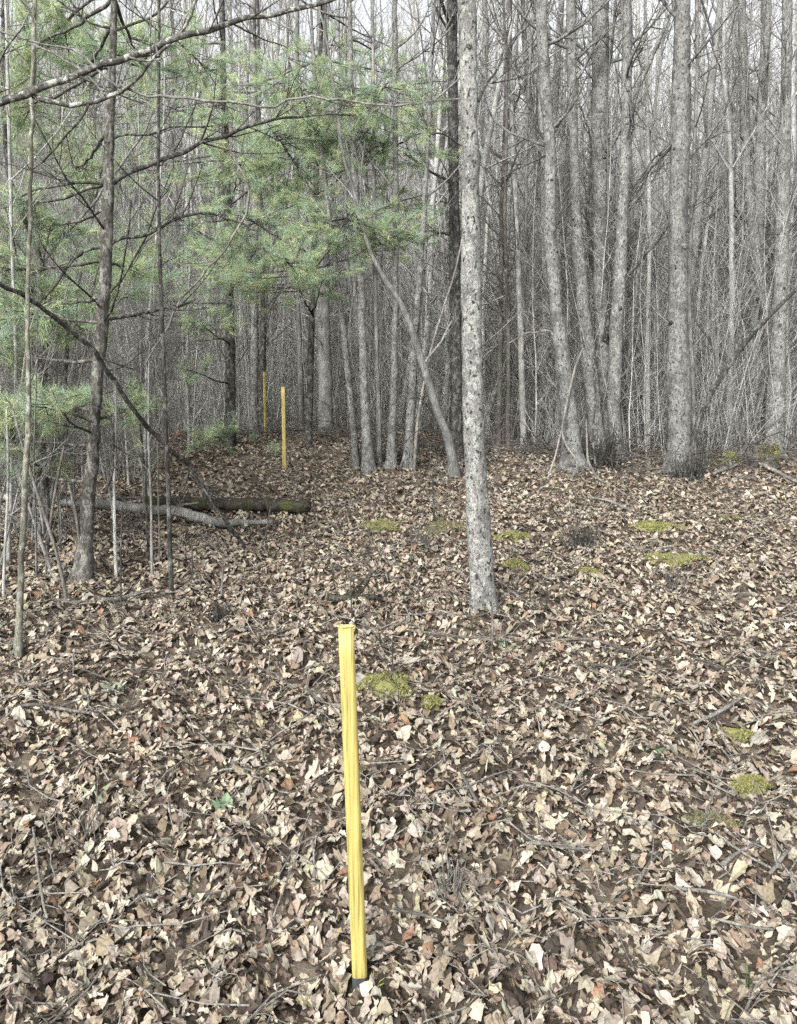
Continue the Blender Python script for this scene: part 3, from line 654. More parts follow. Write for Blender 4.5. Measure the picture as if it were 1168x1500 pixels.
for k, (pth, lab, mt, sd) in enumerate([
    (T(103,884,5, 96,837,5, 74,779,5, 55,720,4.5, 40,690,4, 20,600,3), 'pale dead sapling leaning left, left of the flared pine foot', M['dead_wood'], 51),
    (T(116,856,3.5, 120,820,4, 121,770,4, 112,730,4, 100,706,3), 'hooked pale dead stick standing against the flared pine foot', M['dead_wood'], 52),
    (T(171,852,5, 168,780,5, 166,700,4, 172,600,4, 165,480,3), 'pale thin sapling just right of the flared pine trunk', M['pale_stem'], 53),
    (T(224,850,4, 222,780,4, 221,700,3.5, 216,600,3, 220,500,2.5), 'thin grey sapling left of the black knobbly stem, the nearer one', M['dull_stem'], 54),
    (T(216,826,3.5, 217,760,3, 216,715,2.5, 205,620,2), 'short dark sapling beside the thin grey one left of the black stem', db, 55),
    (T(233,830,3, 233,750,3, 231,650,2.5, 228,560,2), 'thin brown sapling touching the left of the black knobbly stem', M['brown_twig'], 56),
    (T(66,850,4, 70,790,4, 80,720,4, 95,640,3, 118,560,2.5, 130,490,2), 'brown sapling leaning right across the left thicket', M['brown_twig'], 57),
    (T(4,880,5, 8,780,4, 15,700,4, 10,600,3), 'short pale sapling in the lower left corner of the thicket', M['pale_stem'], 58),
    (T(46,800,4, 52,700,3.5, 70,600,3, 84,500,2.5), 'thin brown sapling left of the crooked black trunk', M['dull_stem'], 59),
    (T(178,894,3, 176,850,3, 174,800,2.5, 180,740,2), 'spindly dark seedling in front of the pale thin sapling', db, 60),
    (T(323,883,3.5, 325,850,3, 327,815,2.5), 'short upright twig of the pair standing left of the fallen branch tip', M['brown_twig'], 61),
    (T(281,862,3, 281,830,2.5, 282,800,2), 'tiny upright twig right of the black knobbly stem', db, 62),
    (T(385,795,3, 389,770,2.5, 396,745,2), 'tiny upright twig right of the fallen branch tip', M['brown_twig'], 63),
    (T(517,918,3, 515,880,2.5, 513,832,2), 'thin dark seedling standing right behind the top of the nearest post', db, 64),
    (T(614,893,3, 614,870,2.5, 613,845,2), 'tiny upright seedling between the nearest post and the white speckled tree', db, 65),
    (T(722,954,4, 721,925,4, 722,890,3), 'stubby brown seedling in front of the white speckled trunk', M['brown_twig'], 66),
    (T(575,1000,2.5, 575,975,2.5, 576,945,2), 'thin seedling rising from the moss mound behind the nearest post', db, 67),
    (T(583,1074,2.5, 583,1040,2.5, 584,1008,2), 'thin seedling just in front of the small moss tuft', db, 68),
    (T(776,888,3, 775,870,2.5, 777,852,2), 'tiny dark seedling right of the white speckled trunk', db, 69),
    (T(638,772,4, 636,740,3, 634,705,2.5), 'short dark upright sapling behind the bristly sprout clump', db, 70),
    (T(798,905,3, 797,880,3, 803,855,2), 'dark seedling with forked tip right of the white speckled tree foot', db, 71)]):
    hh = .5 if pth[-1][1] > 700 else 1.0
    trunk_tree(pth, lab, mt, name='sapling', cat='sapling', seed=sd, nb=0, low=3 if pth[-1][1] > 700 else 7, sides=6, flare=1, H=hh, bl=.5 if pth[-1][1] > 700 else 1., low_h=(.15, .35) if pth[-1][1] > 700 else (.4, 2.2), rough=.05)

# off-frame tree at the left whose limbs reach into the picture
e, PP, RR = trunk_tree(T(-190,1010,40, -195,700,36, -205,400,34, -215,150,32, -220,0,30), 'grey lichened tree left of the view whose bare limbs cross the upper left', M['lichen_bough'], seed=36, low=0, nb=14, sides=14, flare=1.2, H=10,
    y0=4.2, extra=[
    dict(p=T(-205,330,16, -120,210,13, -50,172,12, 0,152,11, 38,139,11, 68,127,10, 113,110,10, 147,96,10, 178,86,10, 223,74,9, 240,67,9, 291,51,8, 325,39,8, 360,29,8, 400,20,7, 440,8,7, 490,-4,6, 560,-30,5), tw=9, tl=.9, m=M['lichen_bough']),
    dict(p=T(42,138,7, 51,141,8, 86,151,7.5, 127,157,7, 151,147,6.5, 178,128,6, 205,103,5.5, 240,77,5, 260,51,4.5, 294,0,3.5, 305,-30,3), tw=3, tl=.8, m=M['lichen_bough']),
    dict(p=T(178,128,4, 195,130,4, 247,137,4, 291,144,3.5, 325,154,3.5, 400,150,3.5, 450,147,3, 500,149,3, 580,152,2.5, 622,157,2), tw=7, tl=.7, m=M['dull_stem']),
    dict(p=T(175,130,3.5, 137,92,3.5, 113,74,3.5, 68,63,3, 0,48,3), tw=3, tl=.8, m=M['dull_stem']),
    dict(p=T(158,142,3, 130,112,3, 100,88,3, 60,62,3, 20,45,2), tw=3, tl=.8, m=M['dull_stem']),
    dict(p=T(236,79,3.5, 233,65,3.5, 223,27,3, 202,0,3, 190,-20,2), tw=2, tl=.6, m=M['dull_stem']),
    dict(p=T(132,157,4, 142,175,3.5, 120,180,3, 95,200,3, 65,235,2.5), tw=3, tl=.6, m=db),
    dict(p=T(-200,480,13, -120,420,10, -50,408,8, 0,415,7, 31,430,7, 68,449,7, 103,480,7, 137,514,7, 164,552,7, 192,597,7, 212,624,7, 240,648,7, 267,672,7, 291,706,7, 324,752,7, 345,782,6, 358,800,5), dy=2.4, tw=6, tl=.8, m=db),
    ])

# ------------------------------------------------------------------ logs and fallen wood
def lying(name, pts, label, mat, cat, lift=.03, sides=8, seed=1, group=None, tw=0, absolute=None, step=.06, rough=.06):
    rs = RS(seed); P, Rr = [], []
    for k, (px, py, w) in enumerate(pts):
        g = ground_at(px, py); r = w*project(g)[2]/F/2; g[2] = float(ht(g[0], g[1])+max(0, relief(g[0], g[1])))+lift+.012+r*.6; P.append(g); Rr.append(r)
    PP, RR = resample(P, Rr, step); mb = MB(); J = rs.normal(0, .16, PP.shape)*RR[:, None]; mb.tube(PP+J, RR, sides, rs, rough, cap=True)
    for k in range(tw):
        i = rs.randint(1, len(PP)-1); d = side_dir(nz(PP[i]-PP[i-1]), rs, .8); d[2] = abs(d[2])
        grow(mb, PP[i], d, rs.uniform(.1, .35), RR[i]*.5, 1, rs, kids=(2, 2), maxlvl=2, up=0)
    return tag(mb.build(name, mat, org=PP[0]), label, cat, group)
lying('fallen_log', T(205,748,17, 260,752,18, 330,755,19, 400,757,19, 440,758,18, 452,758,16), 'dark mossy fallen log, upper of the two, ending before the path', M['mossy_log'], 'log', .05, 16, 1, rough=.12)
lying('fallen_log', T(60,742,12, 137,752,14, 171,755,15, 219,762,15, 260,770,15, 301,778,14, 325,780,12, 365,778,8, 400,776,6), 'paler grey fallen log in front of the dark mossy one', M['dull_stem'], 'log', .05, 14, 2, tw=4, rough=.10)
for k, (p, lab, mt) in enumerate([
    (T(-30,735,10, 40,742,10, 110,748,9), 'grey fallen branch at the left edge behind the crooked black trunk', M['dull_stem']),
    (T(-20,752,7, 60,760,8, 120,765,6), 'dark fallen branch in front of the grey one at the left edge', M['brown_twig']),
    (T(130,742,5, 200,738,5, 260,745,4), 'thin branch lying across behind the paler log', M['brown_twig']),
    (T(150,900,8, 180,890,8, 215,878,7), 'short thick stick lying below the black knobbly stem', M['dead_wood']),
    (T(-5,1058,4, 45,1045,5, 90,1055,5, 145,1076,4), 'bent brown stick at the left edge beside a lichened twig', M['brown_twig']),
    (T(90,1052,4, 130,1036,4, 180,1025,3), 'pale green lichened twig crossing the bent stick', M['lichen_bough']),
    (T(790,952,4, 870,952,4, 910,966,4, 955,980,3), 'long thin grey branch lying right of the white speckled tree', M['brown_twig']),
    (T(835,989,4, 880,988,4, 930,998,3), 'thin branch lying just below the long grey one', M['brown_twig']),
    (T(1015,988,5, 1045,990,6, 1078,1002,4), 'dark curved stick on the leaves at the right', db),
    (T(812,1060,4, 845,1044,4.5, 876,1026,4), 'pale straight stick pointing up right near the middle right', M['dead_wood']),
    (T(1015,1084,5, 1050,1060,6, 1092,1036,5), 'longer pale branch sloping up toward the right edge', M['dead_wood']),
    (T(675,1147,4, 688,1172,5, 700,1197,5), 'pale stick sloping down right, right of the nearest post', M['dead_wood']),
    (T(930,1324,5, 942,1294,6, 966,1272,5), 'pale curved stick above the long one at the lower right', M['dead_wood']),
    (T(1057,1292,7, 1070,1274,6, 1112,1256,5), 'pale forked looking stick crossed by a thin twig', M['dead_wood']),
    (T(1046,1250,3.5, 1090,1275,4, 1132,1298,3.5), 'thin pale twig crossing the forked looking stick', M['dead_wood']),
    (T(1128,1308,5, 1140,1284,6, 1156,1264,5), 'pale short stick leaning up at the right edge', M['dead_wood']),
    (T(975,1328,5, 1020,1330,6, 1050,1330,5, 1080,1340,4), 'long wavy pale stick lying level at the lower right', M['dead_wood']),
    (T(1045,1372,4, 1090,1384,5, 1132,1388,4), 'straight twig below the long wavy stick', M['dead_wood']),
    (T(770,1258,4, 815,1260,4.5, 862,1268,4), 'level grey twig in the leaves, right of the pale moss tuft', M['dead_wood']),
    (T(578,1356,4, 615,1364,5, 655,1376,4), 'brown twig lying right of the nearest post near its foot', M['brown_twig']),
    (T(424,1264,3, 450,1252,3.5, 475,1240,3), 'pale twig pointing at the left side of the nearest post', M['dead_wood']),
    (T(480,888,10, 515,890,9, 550,886,7), 'short dark chunk of rotten wood behind the nearest post', M['mossy_log']),
    (T(600,938,4, 660,946,4, 720,950,3.5), 'thin dark branch running right toward the foot of the white speckled tree', M['brown_twig']),
    (T(1092,672,8, 1120,690,7, 1165,712,5), 'pale broken branch lying in front of the mossy stump', M['dead_wood']),
    (T(1045,700,4, 1075,690,4, 1094,668,4), 'thin stick propped against the round mossy rock', M['dull_stem']),
    (T(925,757,4, 895,742,4, 860,735,3), 'short branch lying below the trailing vine', M['dull_stem']),
    (T(310,1150,3, 345,1140,3.5, 380,1150,3), 'short grey twig among leaves in the lower left', M['dead_wood']),
    (T(50,1240,3, 55,1290,4, 62,1340,4, 70,1370,4), 'slender pale twig running down the lower left', M['dead_wood'])]):
    lying('fallen_branch', p, lab, mt, 'fallen branch', .035, 7, 70+k, 'sticks and branches on the leaves', tw=2 if k % 3 == 0 else 0)

# vines at the clump
def vine(pts, label, y, dy, seed, mt=None):
    rs = RS(seed); Q = [at(px, py, y+dy*k/(len(pts)-1)) for k, (px, py, w) in enumerate(pts)]
    for q in Q: q[2] = max(q[2], float(ht(q[0], q[1]))+.03)
    QR = [w*project(q)[2]/F/2 for q, (a, b, w) in zip(Q, pts)]
    P2, R2 = resample(Q, QR, .06); mb = MB(); mb.tube(P2, R2, 6, rs, .06)
    for k in range(3):
        i = rs.randint(1, len(P2)-1); grow(mb, P2[i], side_dir(nz(P2[i]-P2[i-1]), rs, .8), rs.uniform(.1, .35), .003, 1, rs, kids=(2, 2), maxlvl=2)
    g = P2[int(np.argmin(P2[:, 2]))]
    tag(mb.build('vine', mt or M['dead_wood'], org=g), label, 'vine', 'pale vines at the foot of the trunk clump')
vine(T(854,511,3.5, 843,536,3.5, 830,593,3.5, 822,633,3.5, 832,658,3.5, 845,672,3.5, 846,690,3, 836,706,3), 'pale vine hooked over the leftmost trunk of the clump and looping at its foot', 10.9, -.7, 1)
vine(T(859,615,3, 860,645,3, 861,675,3.5, 875,701,3.5, 904,722,3.5, 918,736,3, 927,752,3), 'pale vine trailing from the clump down over the leaves to the right', 10.6, -1.9, 2)
vine(T(822,633,3, 818,650,3, 814,668,3, 806,690,3, 802,712,3), 'short pale vine hanging left of the clump foot', 10.6, -.5, 3)
vine(T(878,505,4, 870,540,3, 873,580,3, 868,640,3, 872,680,3), 'dark vine climbing between the middle trunks of the clump', 10.7, -.3, 4, db)

mb = MB(); rs = RS(99)
for k in range(700):
    x = rs.uniform(-3.2, 7.2); y0_ = 12.6-.9*sstep(0, 2.5, x)+rs.normal(0, .8) if x > -.5 else rs.uniform(13, 15.5)
    y_ = float(y0_)
    if y_ < 10.6: continue
    a = rs.uniform(0, 2*pi); L_ = rs.uniform(.2, 1.2); z_ = float(ht(x, y_))+rs.uniform(.02, .22); r0 = rs.uniform(.003, .014)
    grow(mb, np.array((x, y_, z_)), np.array((cos(a), sin(a)*.6, rs.uniform(-.12, .4))), L_, r0, 1, rs, up=-.03, wig=.16, kids=(3, 2), maxlvl=2, rmin=.002)
tag(mb.build('stick_debris', M['brown_twig']), 'tangle of dead sticks and brush along the top of the rise', 'brushwood', kind='stuff')
# rocks and stumps
def rock(px, py, rx, rz, label, mats, seed, name='rock', cat='rock', squash=.8, moss=None):
    rs = RS(seed); g = ground_at(px, py+rz*.6); s = project(g)[2]/F; a, c = rx*s, rz*s
    nu, nv = 22, 12; vs = []; ph = rs.uniform(0, 6, 6)
    for i in range(nv+1):
        th = pi*i/nv
        for j in range(nu):
            f = 2*pi*j/nu; k = 1+.13*sin(2*f+ph[0]+2*th)+.09*sin(3*f+ph[1]-3*th)+.05*sin(6*f+ph[2]+4*th)+rs.normal(0, .012)
            vs.append((g[0]+a*k*sin(th)*cos(f), g[1]+a*squash*k*sin(th)*sin(f), g[2]+.02+c*k*cos(th)))
    q = [(i*nu+j, (i+1)*nu+j, (i+1)*nu+(j+1) % nu, i*nu+(j+1) % nu) for i in range(nv) for j in range(nu)]
    if moss is None:
        mb = MB(); mb.add(vs, q); return tag(mb.build(name, mats, org=g), label, cat)
    e = empty(name, g, label, cat); mb = MB(); mb.add(vs, q); mb.build('stone', mats, e)
    V = np.array(vs); n = 1600; i0 = rs.randint(0, len(V)//2, n); b0 = V[i0]+rs.normal(0, a*.06, (n, 3)); d = nz_rows(b0-g)+rs.normal(0, .5, (n, 3)); d = nz_rows(d)
    w = nz_rows(np.cross(d, rs.normal(0, 1, (n, 3)))); VV = np.stack((b0-w*.012, b0+w*.012, b0+d*.035), 1).reshape(-1, 3)
    col = np.array(moss)*rs.uniform(.5, 1.3, n)[:, None]; mb = MB(); mb.add(VV, t=np.arange(n*3).reshape(-1, 3), col=np.repeat(col, 3, 0)); mb.build('moss_cover', M['moss'], e)
    return e
def nz_rows(v): return v/(np.linalg.norm(v, axis=1)[:, None]+1e-9)
rock(1069, 676, 17, 14, 'round rock covered in bright green moss left of the stump', M['stone'], 1, name='mossy_rock', moss=(.22, .24, .06))
rock(1112, 1083, 17, 9, 'half buried grey stone beside moss at the right edge', M['stone'], 2)
rock(528, 998, 20, 12, 'pale grey stone half hidden behind the nearest yellow post', M['stone'], 3)
rock(540, 1395, 26, 12, 'low pale stone just behind the foot of the nearest post', M['stone'], 4)
def stump(px, py, w, h, label, seed):
    g = ground_at(px, py); rs = RS(seed); s = project(g)[2]/F; e = empty('tree_stump', g, label, 'stump'); r = w*s/2; H = h*s
    mb = MB(); n = 22; a = np.arange(n)*2*pi/n; rings = []
    jag = rs.uniform(-.25, .3, n)
    for k, (f, m_) in enumerate([(-.2, 1.35), (0, 1.25), (.3, 1.03), (.65, .95), (1., .9)]):
        rr = r*m_*(1+.12*np.sin(4*a+1)+rs.normal(0, .03, n)); z = g[2]+H*(f+(jag*.5 if k == 4 else jag*.12*(k == 3)))
        rings.append(np.stack((g[0]+rr*np.cos(a), g[1]+rr*np.sin(a), np.broadcast_to(z, (n,))), -1))
    rings.append(np.stack((g[0]+r*.5*np.cos(a), g[1]+r*.5*np.sin(a), np.full(n, g[2]+H*.6)), -1))
    i = np.arange(5)[:, None]*n; j = np.arange(n)[None]; j2 = (j+1) % n
    v = np.vstack(rings+[np.array([(g[0], g[1], g[2]+H*.5)])])
    mb.add(v, np.stack((i+j, i+j2, i+n+j2, i+n+j), -1).reshape(-1, 4), [(5*n+k, 5*n+(k+1) % n, 6*n) for k in range(n)])
    mb.build('wood', M['brown_twig'], e)
    m = 650; th = rs.uniform(pi*1.2, 2.*pi, m); f = rs.uniform(.2, 1., m); b0 = np.stack((g[0]+r*1.02*np.cos(th), g[1]+r*1.02*np.sin(th), g[2]+H*f), -1)
    d = nz_rows(np.stack((np.cos(th), np.sin(th), rs.uniform(0, 1, m)), -1)+rs.normal(0, .4, (m, 3))); w_ = nz_rows(np.cross(d, rs.normal(0, 1, (m, 3))))
    mb = MB(); mb.add(np.stack((b0-w_*.01, b0+w_*.01, b0+d*.03), 1).reshape(-1, 3), t=np.arange(m*3).reshape(-1, 3), col=np.repeat(np.array((.19, .18, .08))*rs.uniform(.5, 1.4, m)[:, None], 3, 0)); mb.build('moss_cover', M['moss'], e)
stump(1120, 684, 34, 32, 'rotten mossy stump in front of the two right edge trunks', 5)
# bristly clumps of cut sprouts
def sprouts(px, py, wpx, hpx, label, n, mt, seed, rk=1.):
    g = ground_at(px, py); rs = RS(seed); s = project(g)[2]/F; mb = MB()
    for k in range(n):
        b0 = g+np.array((rs.normal(0, wpx*s*.18), rs.normal(0, wpx*s*.15), -.02)); b0[2] = float(ht(b0[0], b0[1]))-.02
        d = nz(np.array((rs.normal(0, .38), rs.normal(0, .3), 1.))); L = hpx*s*rs.uniform(.5, 1.15)
        grow(mb, b0, d, L, rk*rs.uniform(.0025, .006), 1, rs, kids=(2, 2), maxlvl=2, wig=.12)
    tag(mb.build('sprout_clump', mt, org=g), label, 'sprout clump', 'bristly dead sprout clumps')
sprouts(848, 806, 50, 44, 'dark bristly stump sprout clump in the right middle of the clearing', 70, db, 1)
sprouts(618, 806, 44, 48, 'bristly brown sprouts beside the moss left of the white speckled tree', 26, M['brown_twig'], 2)
sprouts(322, 912, 34, 40, 'small dark sprout clump in the left middle of the clearing', 34, db, 3)
sprouts(990, 868, 44, 36, 'brown sprouts just below the widest moss patch', 24, M['brown_twig'], 4)
sprouts(660, 1340, 60, 90, 'tangled dry weed stems right of the nearest post', 20, M['dead_wood'], 5)
sprouts(130, 1235, 60, 70, 'thin dry weed stems in the lower left', 14, M['dead_wood'], 6)
sprouts(1010, 706, 66, 42, 'ragged dark sprouts around the foot of the thickest trunk', 110, db, 7, 2.)
sprouts(720, 945, 26, 40, 'few dark sprouts by the foot of the white speckled trunk', 9, M['brown_twig'], 8)
sprouts(790, 905, 40, 40, 'sparse dead stems right of the white speckled tree', 9, db, 9)
sprouts(888, 686, 85, 60, 'dark twiggy sprouts at the foot of the vine clump', 90, db, 10, 1.8)
sprouts(565, 682, 110, 36, 'dark debris of sprouts at the foot of the central clump', 90, db, 11, 1.8)
# small green plants
def greenery(px, py, label, seed, n=18, L=.09, blade=True, col=(.09, .14, .05)):
    g = ground_at(px, py); rs = RS(seed); mb = MB(); a = rs.uniform(0, 2*pi, n); b0 = g+np.stack((rs.normal(0, .02, n), rs.normal(0, .02, n), np.full(n, .02)), -1)
    t = rs.uniform(.15, .8, n); d = np.stack((np.cos(a)*t, np.sin(a)*t, np.ones(n)), -1); d = nz_rows(d); w = nz_rows(np.cross(d, rs.normal(0, 1, (n, 3))))*(.004 if blade else .014)
    l = L*rs.uniform(.5, 1.2, n)[:, None]; md = b0+d*l*.55; tip = b0+d*l+np.stack((np.cos(a), np.sin(a), -np.ones(n)*.4), -1)*l*.25
    V = np.stack((b0-w*.4, b0+w*.4, md+w, md-w, tip), 1).reshape(-1, 3); k = np.arange(n)[:, None]*5
    mb.add(V, k+np.array([[0, 1, 2, 3]]), k+np.array([[3, 2, 4]]), col=np.repeat(np.array(col)*rs.uniform(.6, 1.4, n)[:, None], 5, 0))
    tag(mb.build('grass_tuft' if blade else 'green_seedling', M['moss'], org=g), label, 'grass tuft' if blade else 'green plant')
greenery(1093, 1462, 'dark green grass tuft in the lower right corner', 1, 16, .075, True, (.06, .085, .04))
greenery(330, 1195, 'small green leafy plant in the leaves left of the nearest post', 2, 12, .07, False, (.12, .17, .10))
greenery(140, 1180, 'faint green seedling at the lower left', 3, 14, .08, False, (.15, .17, .11))
greenery(546, 1458, 'few yellow green blades at the foot of the nearest post', 4, 9, .05, True, (.28, .28, .10))
greenery(170, 1022, 'pale green sprig beside the lichened twig', 5, 12, .08, False, (.24, .27, .2))
greenery(740, 955, 'tiny dark green sprig right of the stubby seedling', 6, 12, .06, False, (.06, .11, .06))
greenery(960, 1115, 'dark green low sprig right of centre', 7, 12, .06, False, (.06, .10, .06))

# ------------------------------------------------------------------ background woods
def proto_tree(seed, H, r, nb, low, bl, kids=(5, 3), maxlvl=2, sides=7, seg=16, lowh=(1., 4.5)):
    rs = RS(seed); P = [np.array((0, 0, -.2))]; d = np.array((rs.normal(0, .05), rs.normal(0, .05), 1.))
    for i in range(seg): d = nz(d+rs.normal(0, .035, 3)+np.array((0, 0, .06))); P.append(P[-1]+d*(H+.2)/seg)
    P = np.array(P); RR = r*(1-.82*np.linspace(0, 1, seg+1)**1.1); RR[0] *= 1.4; RR[1] *= 1.05
    t = MB(); t.tube(P, RR, sides, rs, .04); b = MB()
    for k in range(nb+low):
        h = rs.uniform(.35, .98)*H if k < nb else rs.uniform(*lowh); f = h/H; i = min(int(f*seg), seg-1); p = P[i]+(P[i+1]-P[i])*(f*seg-i)
        a = rs.uniform(0, 2*pi); grow(b, p, np.array((cos(a), sin(a), rs.uniform(.3, 1.6))), bl*rs.uniform(.5, 1.2)*((1.15-.7*f) if k < nb else .75), max(.003, min(RR[i]*.4, .022)), 0, rs, kids=kids, maxlvl=maxlvl, nseg=(5, 3, 2), sides=(4, 3, 3), rmin=.0022)
    return t, b
mats = [M['grey_bark'], M['pale_stem'], M['dull_stem'], M['brown_twig'], M['pale_stem'], M['dull_stem'], M['grey_bark'], M['dull_stem']]
words = ['mottled grey', 'pale grey', 'dull grey', 'brown', 'pale grey', 'dull grey', 'mottled grey', 'dull grey']
protos = []
for k in range(8):
    H = (11, 12, 10, 9, 13, 11, 14, 10)[k]; r = (.075, .055, .06, .045, .07, .05, .12, .04)[k]
    t, b = proto_tree(100+k, H, r, 22, 14, 1.7)
    protos.append((t.mesh('trunk', mats[k]), b.mesh('crown', mats[k] if k != 6 else M['dull_stem']), r > .065))
LAND = [(-200, 'at the far left behind the thicket'), (115, 'behind the flared pine trunk'), (240, 'behind the black knobbly stem'), (330, 'behind the dark pine by the slope'),
        (395, 'behind the two far yellow posts'), (470, 'left of the central clump'), (550, 'behind the central clump'), (640, 'behind the steeply leaning trunk'),
        (710, 'just right of the white speckled tree'), (790, 'left of the vine clump'), (860, 'behind the vine clump'), (935, 'between the vine clump and the thickest trunk'),
        (1010, 'right of the thickest trunk'), (1090, 'behind the right edge trunks'), (1170, 'beyond the right edge trunks')]
def place_word(px):
    best = LAND[0][1]
    for x, w in LAND:
        if px >= x-35: best = w
    return best
rs = RS(77); count = 0
for k in range(900):
    if count >= 235: break
    y = 13.2+20*rs.rand()**1.15; x = rs.uniform(-1, 1)*(.56*y+1.0)
    px, py, _ = project((x, y, 3))
    if px < 560 and y < 15.6: continue
    if 385 < px < 445 and rs.rand() < .35: continue
    j = rs.randint(0, 8)
    if j == 6 and rs.rand() < .5: j = 1
    t, b, thick = protos[j]; where = place_word(px)
    far = 'nearer' if y < 21 else 'distant'
    e = empty('bare_tree', (x, y, float(ht(x, y))), f"{far} {'stout' if thick else 'slender'} {words[j]} bare tree {where}", 'tree',
              f"{far} {'stout' if thick else 'slender'} {words[j]} trees {where}")
    s = rs.uniform(.85, 1.2); e.rotation_euler = (rs.normal(0, .035), rs.normal(0, .035), rs.uniform(0, 2*pi)); e.scale = (s*rs.uniform(.8, 1.25),)*2+(s,)
    for me in (t, b):
        o = bpy.data.objects.new(me.name.split('.')[0], me); C.objects.link(o); o.parent = e
    count += 1
# saplings, thin stems under the trees
sprot = []
for k in range(6):
    H = (4.2, 5.5, 3.4, 6., 4.8, 2.6)[k]; r = (.013, .018, .010, .020, .014, .009)[k]
    t, b = proto_tree(200+k, H, r, 16, 10, 1.1, kids=(5, 3), sides=5, seg=12, lowh=(.4, 2.2))
    t.add(*b.arrays()); sprot.append((t.mesh('sapling', (M['pale_stem'], M['dull_stem'], M['brown_twig'], M['pale_stem'], M['dull_stem'], M['dead_wood'])[k]), ('pale', 'dull grey', 'brown', 'pale', 'dull grey', 'bleached')[k]))
count = 0
for k in range(1500):
    if count >= 250: break
    y = 11.8+12*rs.rand()**1.2; x = rs.uniform(-1, 1)*(.56*y+.8); px, py, _ = project((x, y, 2))
    if 290 < px < 760 and y < 14.8: continue
    if px < 290 and y < 9: continue
    if 375 < px < 450 and rs.rand() < .6: continue
    me, wd = sprot[rs.randint(0, 6)]; where = place_word(px)
    o = bpy.data.objects.new('sapling', me); C.objects.link(o); o.location = (x, y, float(ht(x, y)))
    o.rotation_euler = (rs.normal(0, .11), rs.normal(0, .11), rs.uniform(0, 2*pi)); s = rs.uniform(.7, 1.3); o.scale = (s, s, s)
    tag(o, f'thin {wd} bare sapling in the undergrowth {where}', 'sapling', f'thin {wd} saplings {where}'); count += 1
# left side: thin saplings nearer than that
for k in range(70):
    y = rs.uniform(6.8, 12); x = -(.5*y)*rs.uniform(.62, 1.12); px, py, _ = project((x, y, 2))
    me, wd = sprot[rs.randint(0, 6)]; o = bpy.data.objects.new('sapling', me); C.objects.link(o); o.location = (x, y, float(ht(x, y)))
    o.rotation_euler = (rs.normal(0, .12), rs.normal(0, .12), rs.uniform(0, 2*pi)); s = rs.uniform(.6, 1.1); o.scale = (s, s, s)
    tag(o, f'thin {wd} bare sapling in the left thicket behind the fallen logs', 'sapling', f'thin {wd} saplings of the left thicket')
for k in range(22):
    y = rs.uniform(5.4, 7.6); x = -.5*y*rs.uniform(.84, 1.1); px, py, _ = project((x, y, 2))
    me, wd = sprot[rs.randint(0, 6)]; o = bpy.data.objects.new('sapling', me); C.objects.link(o); o.location = (x, y, float(ht(x, y)))
    o.rotation_euler = (rs.normal(0, .2), rs.normal(0, .25), rs.uniform(0, 2*pi)); s = rs.uniform(.45, .9); o.scale = (s, s, s)
    tag(o, f'thin {wd} bare sapling at the left edge in front of the fallen logs', 'sapling', f'thin {wd} saplings in front of the logs')
# far mass of woods and brush
far = [proto_tree(300+k, (12, 14, 11, 10)[k], (.10, .13, .08, .06)[k], 26, 12, 2.3, kids=(4, 1), sides=5, seg=9) for k in range(4)]
fa = []
for t, b in far:
    t.add(*b.arrays()); fa.append(t.arrays())
def mass(n, y0, y1, protos_, rs, smin, smax, half=.58, tilt=.03, keepf=None, pw=1.):
    mb = MB()
    for k in range(n):
        y = y0+(y1-y0)*rs.rand()**pw; x = rs.uniform(-1, 1)*(half*y+1)
        if keepf and not keepf(x, y): continue
        v, q, t = protos_[rs.randint(0, len(protos_))]; s = rs.uniform(smin, smax); a = rs.uniform(0, 2*pi)
        sx = s*(-1 if rs.rand() < .5 else 1)
        vx = v[:, 0]*sx+v[:, 2]*rs.normal(0, tilt); vy = v[:, 1]*s+v[:, 2]*rs.normal(0, tilt)
        mb.add(np.stack((x+vx*cos(a)-vy*sin(a), y+vx*sin(a)+vy*cos(a), float(ht(x, y))+v[:, 2]*s), -1), q)
    return mb
rs = RS(88)
gap = lambda x, y: not (-.175*y < x < -.125*y and rs.rand() < .3)
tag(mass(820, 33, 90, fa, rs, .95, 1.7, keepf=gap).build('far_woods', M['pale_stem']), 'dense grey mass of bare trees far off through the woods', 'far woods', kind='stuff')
pl = []
for k in range(5):
    t, b = proto_tree(330+k, (9, 11, 8, 10, 7)[k], (.035, .045, .03, .05, .025)[k], 18, 12, 1.3, kids=(4, 1), sides=5, seg=9, lowh=(.5, 4.))
    t.add(*b.arrays()); pl.append(t.arrays())
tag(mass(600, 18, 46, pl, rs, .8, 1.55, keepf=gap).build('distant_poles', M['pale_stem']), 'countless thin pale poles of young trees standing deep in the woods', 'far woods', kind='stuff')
bp = []
for k in range(5):
    mb = MB(); r2 = RS(400+k)
    for j in range(9):
        a = r2.uniform(0, 2*pi); grow(mb, np.array((r2.normal(0, .12), r2.normal(0, .12), -.03)), np.array((cos(a)*.6, sin(a)*.6, 1.)), r2.uniform(.5, 1.6), r2.uniform(.003, .007), 0, r2, up=.03, wig=.2, kids=(4, 2), nseg=(5, 3, 2), sides=(4, 3, 3), rmin=.0022)
    for j in range(7):
        grow(mb, np.array((r2.normal(0, .2), r2.normal(0, .2), -.03)), np.array((r2.normal(0, .2), r2.normal(0, .2), 1.)), r2.uniform(1.2, 3.2), r2.uniform(.004, .008), 0, r2, up=.08, wig=.08, kids=(5, 2), nseg=(6, 3, 2), sides=(4, 3, 3), rmin=.0022)
    bp.append(mb.arrays())
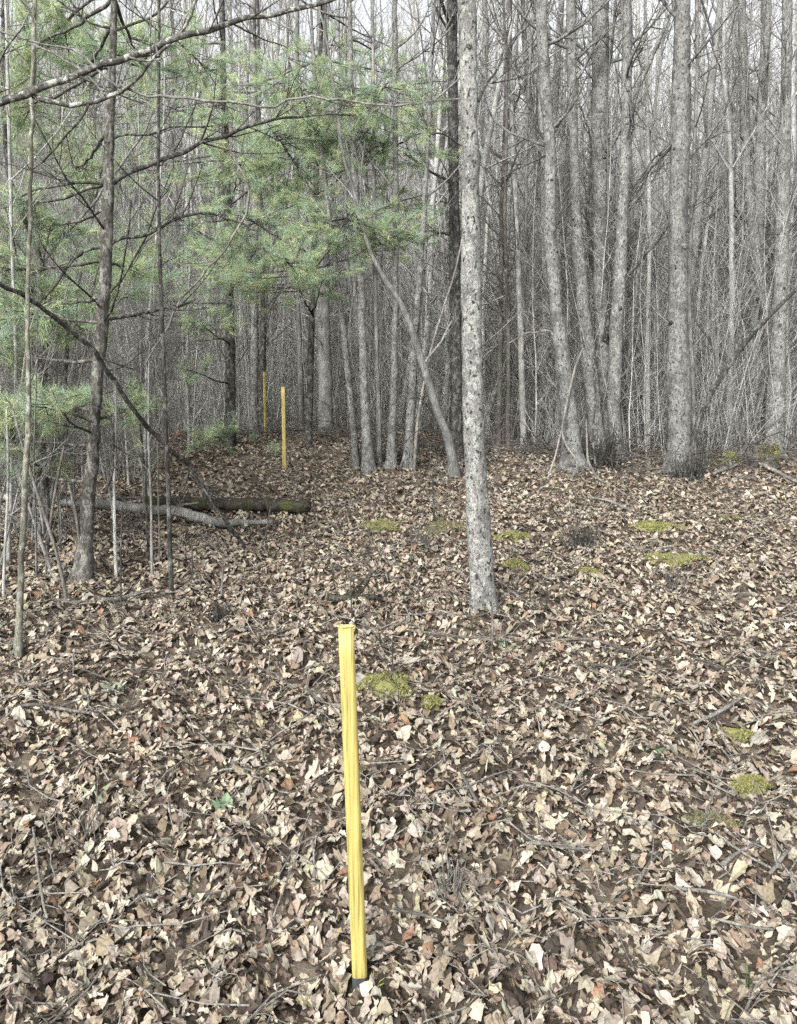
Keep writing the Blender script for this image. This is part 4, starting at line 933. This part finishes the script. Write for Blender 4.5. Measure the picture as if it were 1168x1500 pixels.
tag(mass(330, 11.9, 26, bp, rs, .5, 1.5, keepf=lambda x, y: (x > 2.4 or (x > .9 and y > 12.6) or y > 14.9) , pw=1.5).build('undergrowth', M['pale_stem']), 'tangled pale leafless brush under the trees beyond the rise', 'undergrowth', kind='stuff')
tag(mass(200, 8.9, 15, bp, rs, .5, 1.1, keepf=lambda x, y: x < -.34*y).build('thicket_brush', M['dull_stem']), 'grey twiggy brush filling the left side behind the logs', 'undergrowth', kind='stuff')

# ------------------------------------------------------------------ camera, light
cam = bpy.data.cameras.new('camera'); co = bpy.data.objects.new('camera', cam); C.objects.link(co)
cam.sensor_fit = 'VERTICAL'; cam.sensor_height = 24; cam.lens = F/1500*24; cam.clip_end = 500; cam.clip_start = .05
co.location = tuple(EYE); co.rotation_euler = (pi/2-PITCH, 0, 0); bpy.context.scene.camera = co
SE, SA = R(33), R(-26)            # sun height, and its bearing from straight ahead
L = bpy.data.lights.new('sun', 'SUN'); L.energy = 1.9; L.angle = R(18); L.color = (1, .985, .96)
lo = bpy.data.objects.new('sun', L); C.objects.link(lo)
from mathutils import Vector
sd = Vector((sin(SA)*cos(SE), -cos(SA)*cos(SE), sin(SE)))   # towards the sun: behind the camera, high
lo.rotation_euler = sd.to_track_quat('Z', 'Y').to_euler(); lo.location = (0, 0, 20)
w = bpy.data.worlds.new('World'); bpy.context.scene.world = w; w.use_nodes = True; nt = w.node_tree
sky = nt.nodes.new('ShaderNodeTexSky'); sky.sky_type = 'NISHITA'; sky.sun_disc = False; sky.sun_elevation = SE
sky.sun_rotation = math.atan2(sd.x, sd.y); sky.dust_density = 3.
hs = nt.nodes.new('ShaderNodeHueSaturation'); hs.inputs['Saturation'].default_value = .15
bg = nt.nodes['Background']; bg.inputs[1].default_value = .13
nt.links.new(sky.outputs[0], hs.inputs['Color']); nt.links.new(hs.outputs[0], bg.inputs[0])
vs = bpy.context.scene.view_settings; vs.view_transform = 'Standard'; vs.look = 'None'; vs.exposure = 1.5; vs.gamma = 1.
cy = bpy.context.scene.cycles; cy.use_denoising = False; cy.max_bounces = 6; cy.diffuse_bounces = 4; cy.transparent_max_bounces = 4
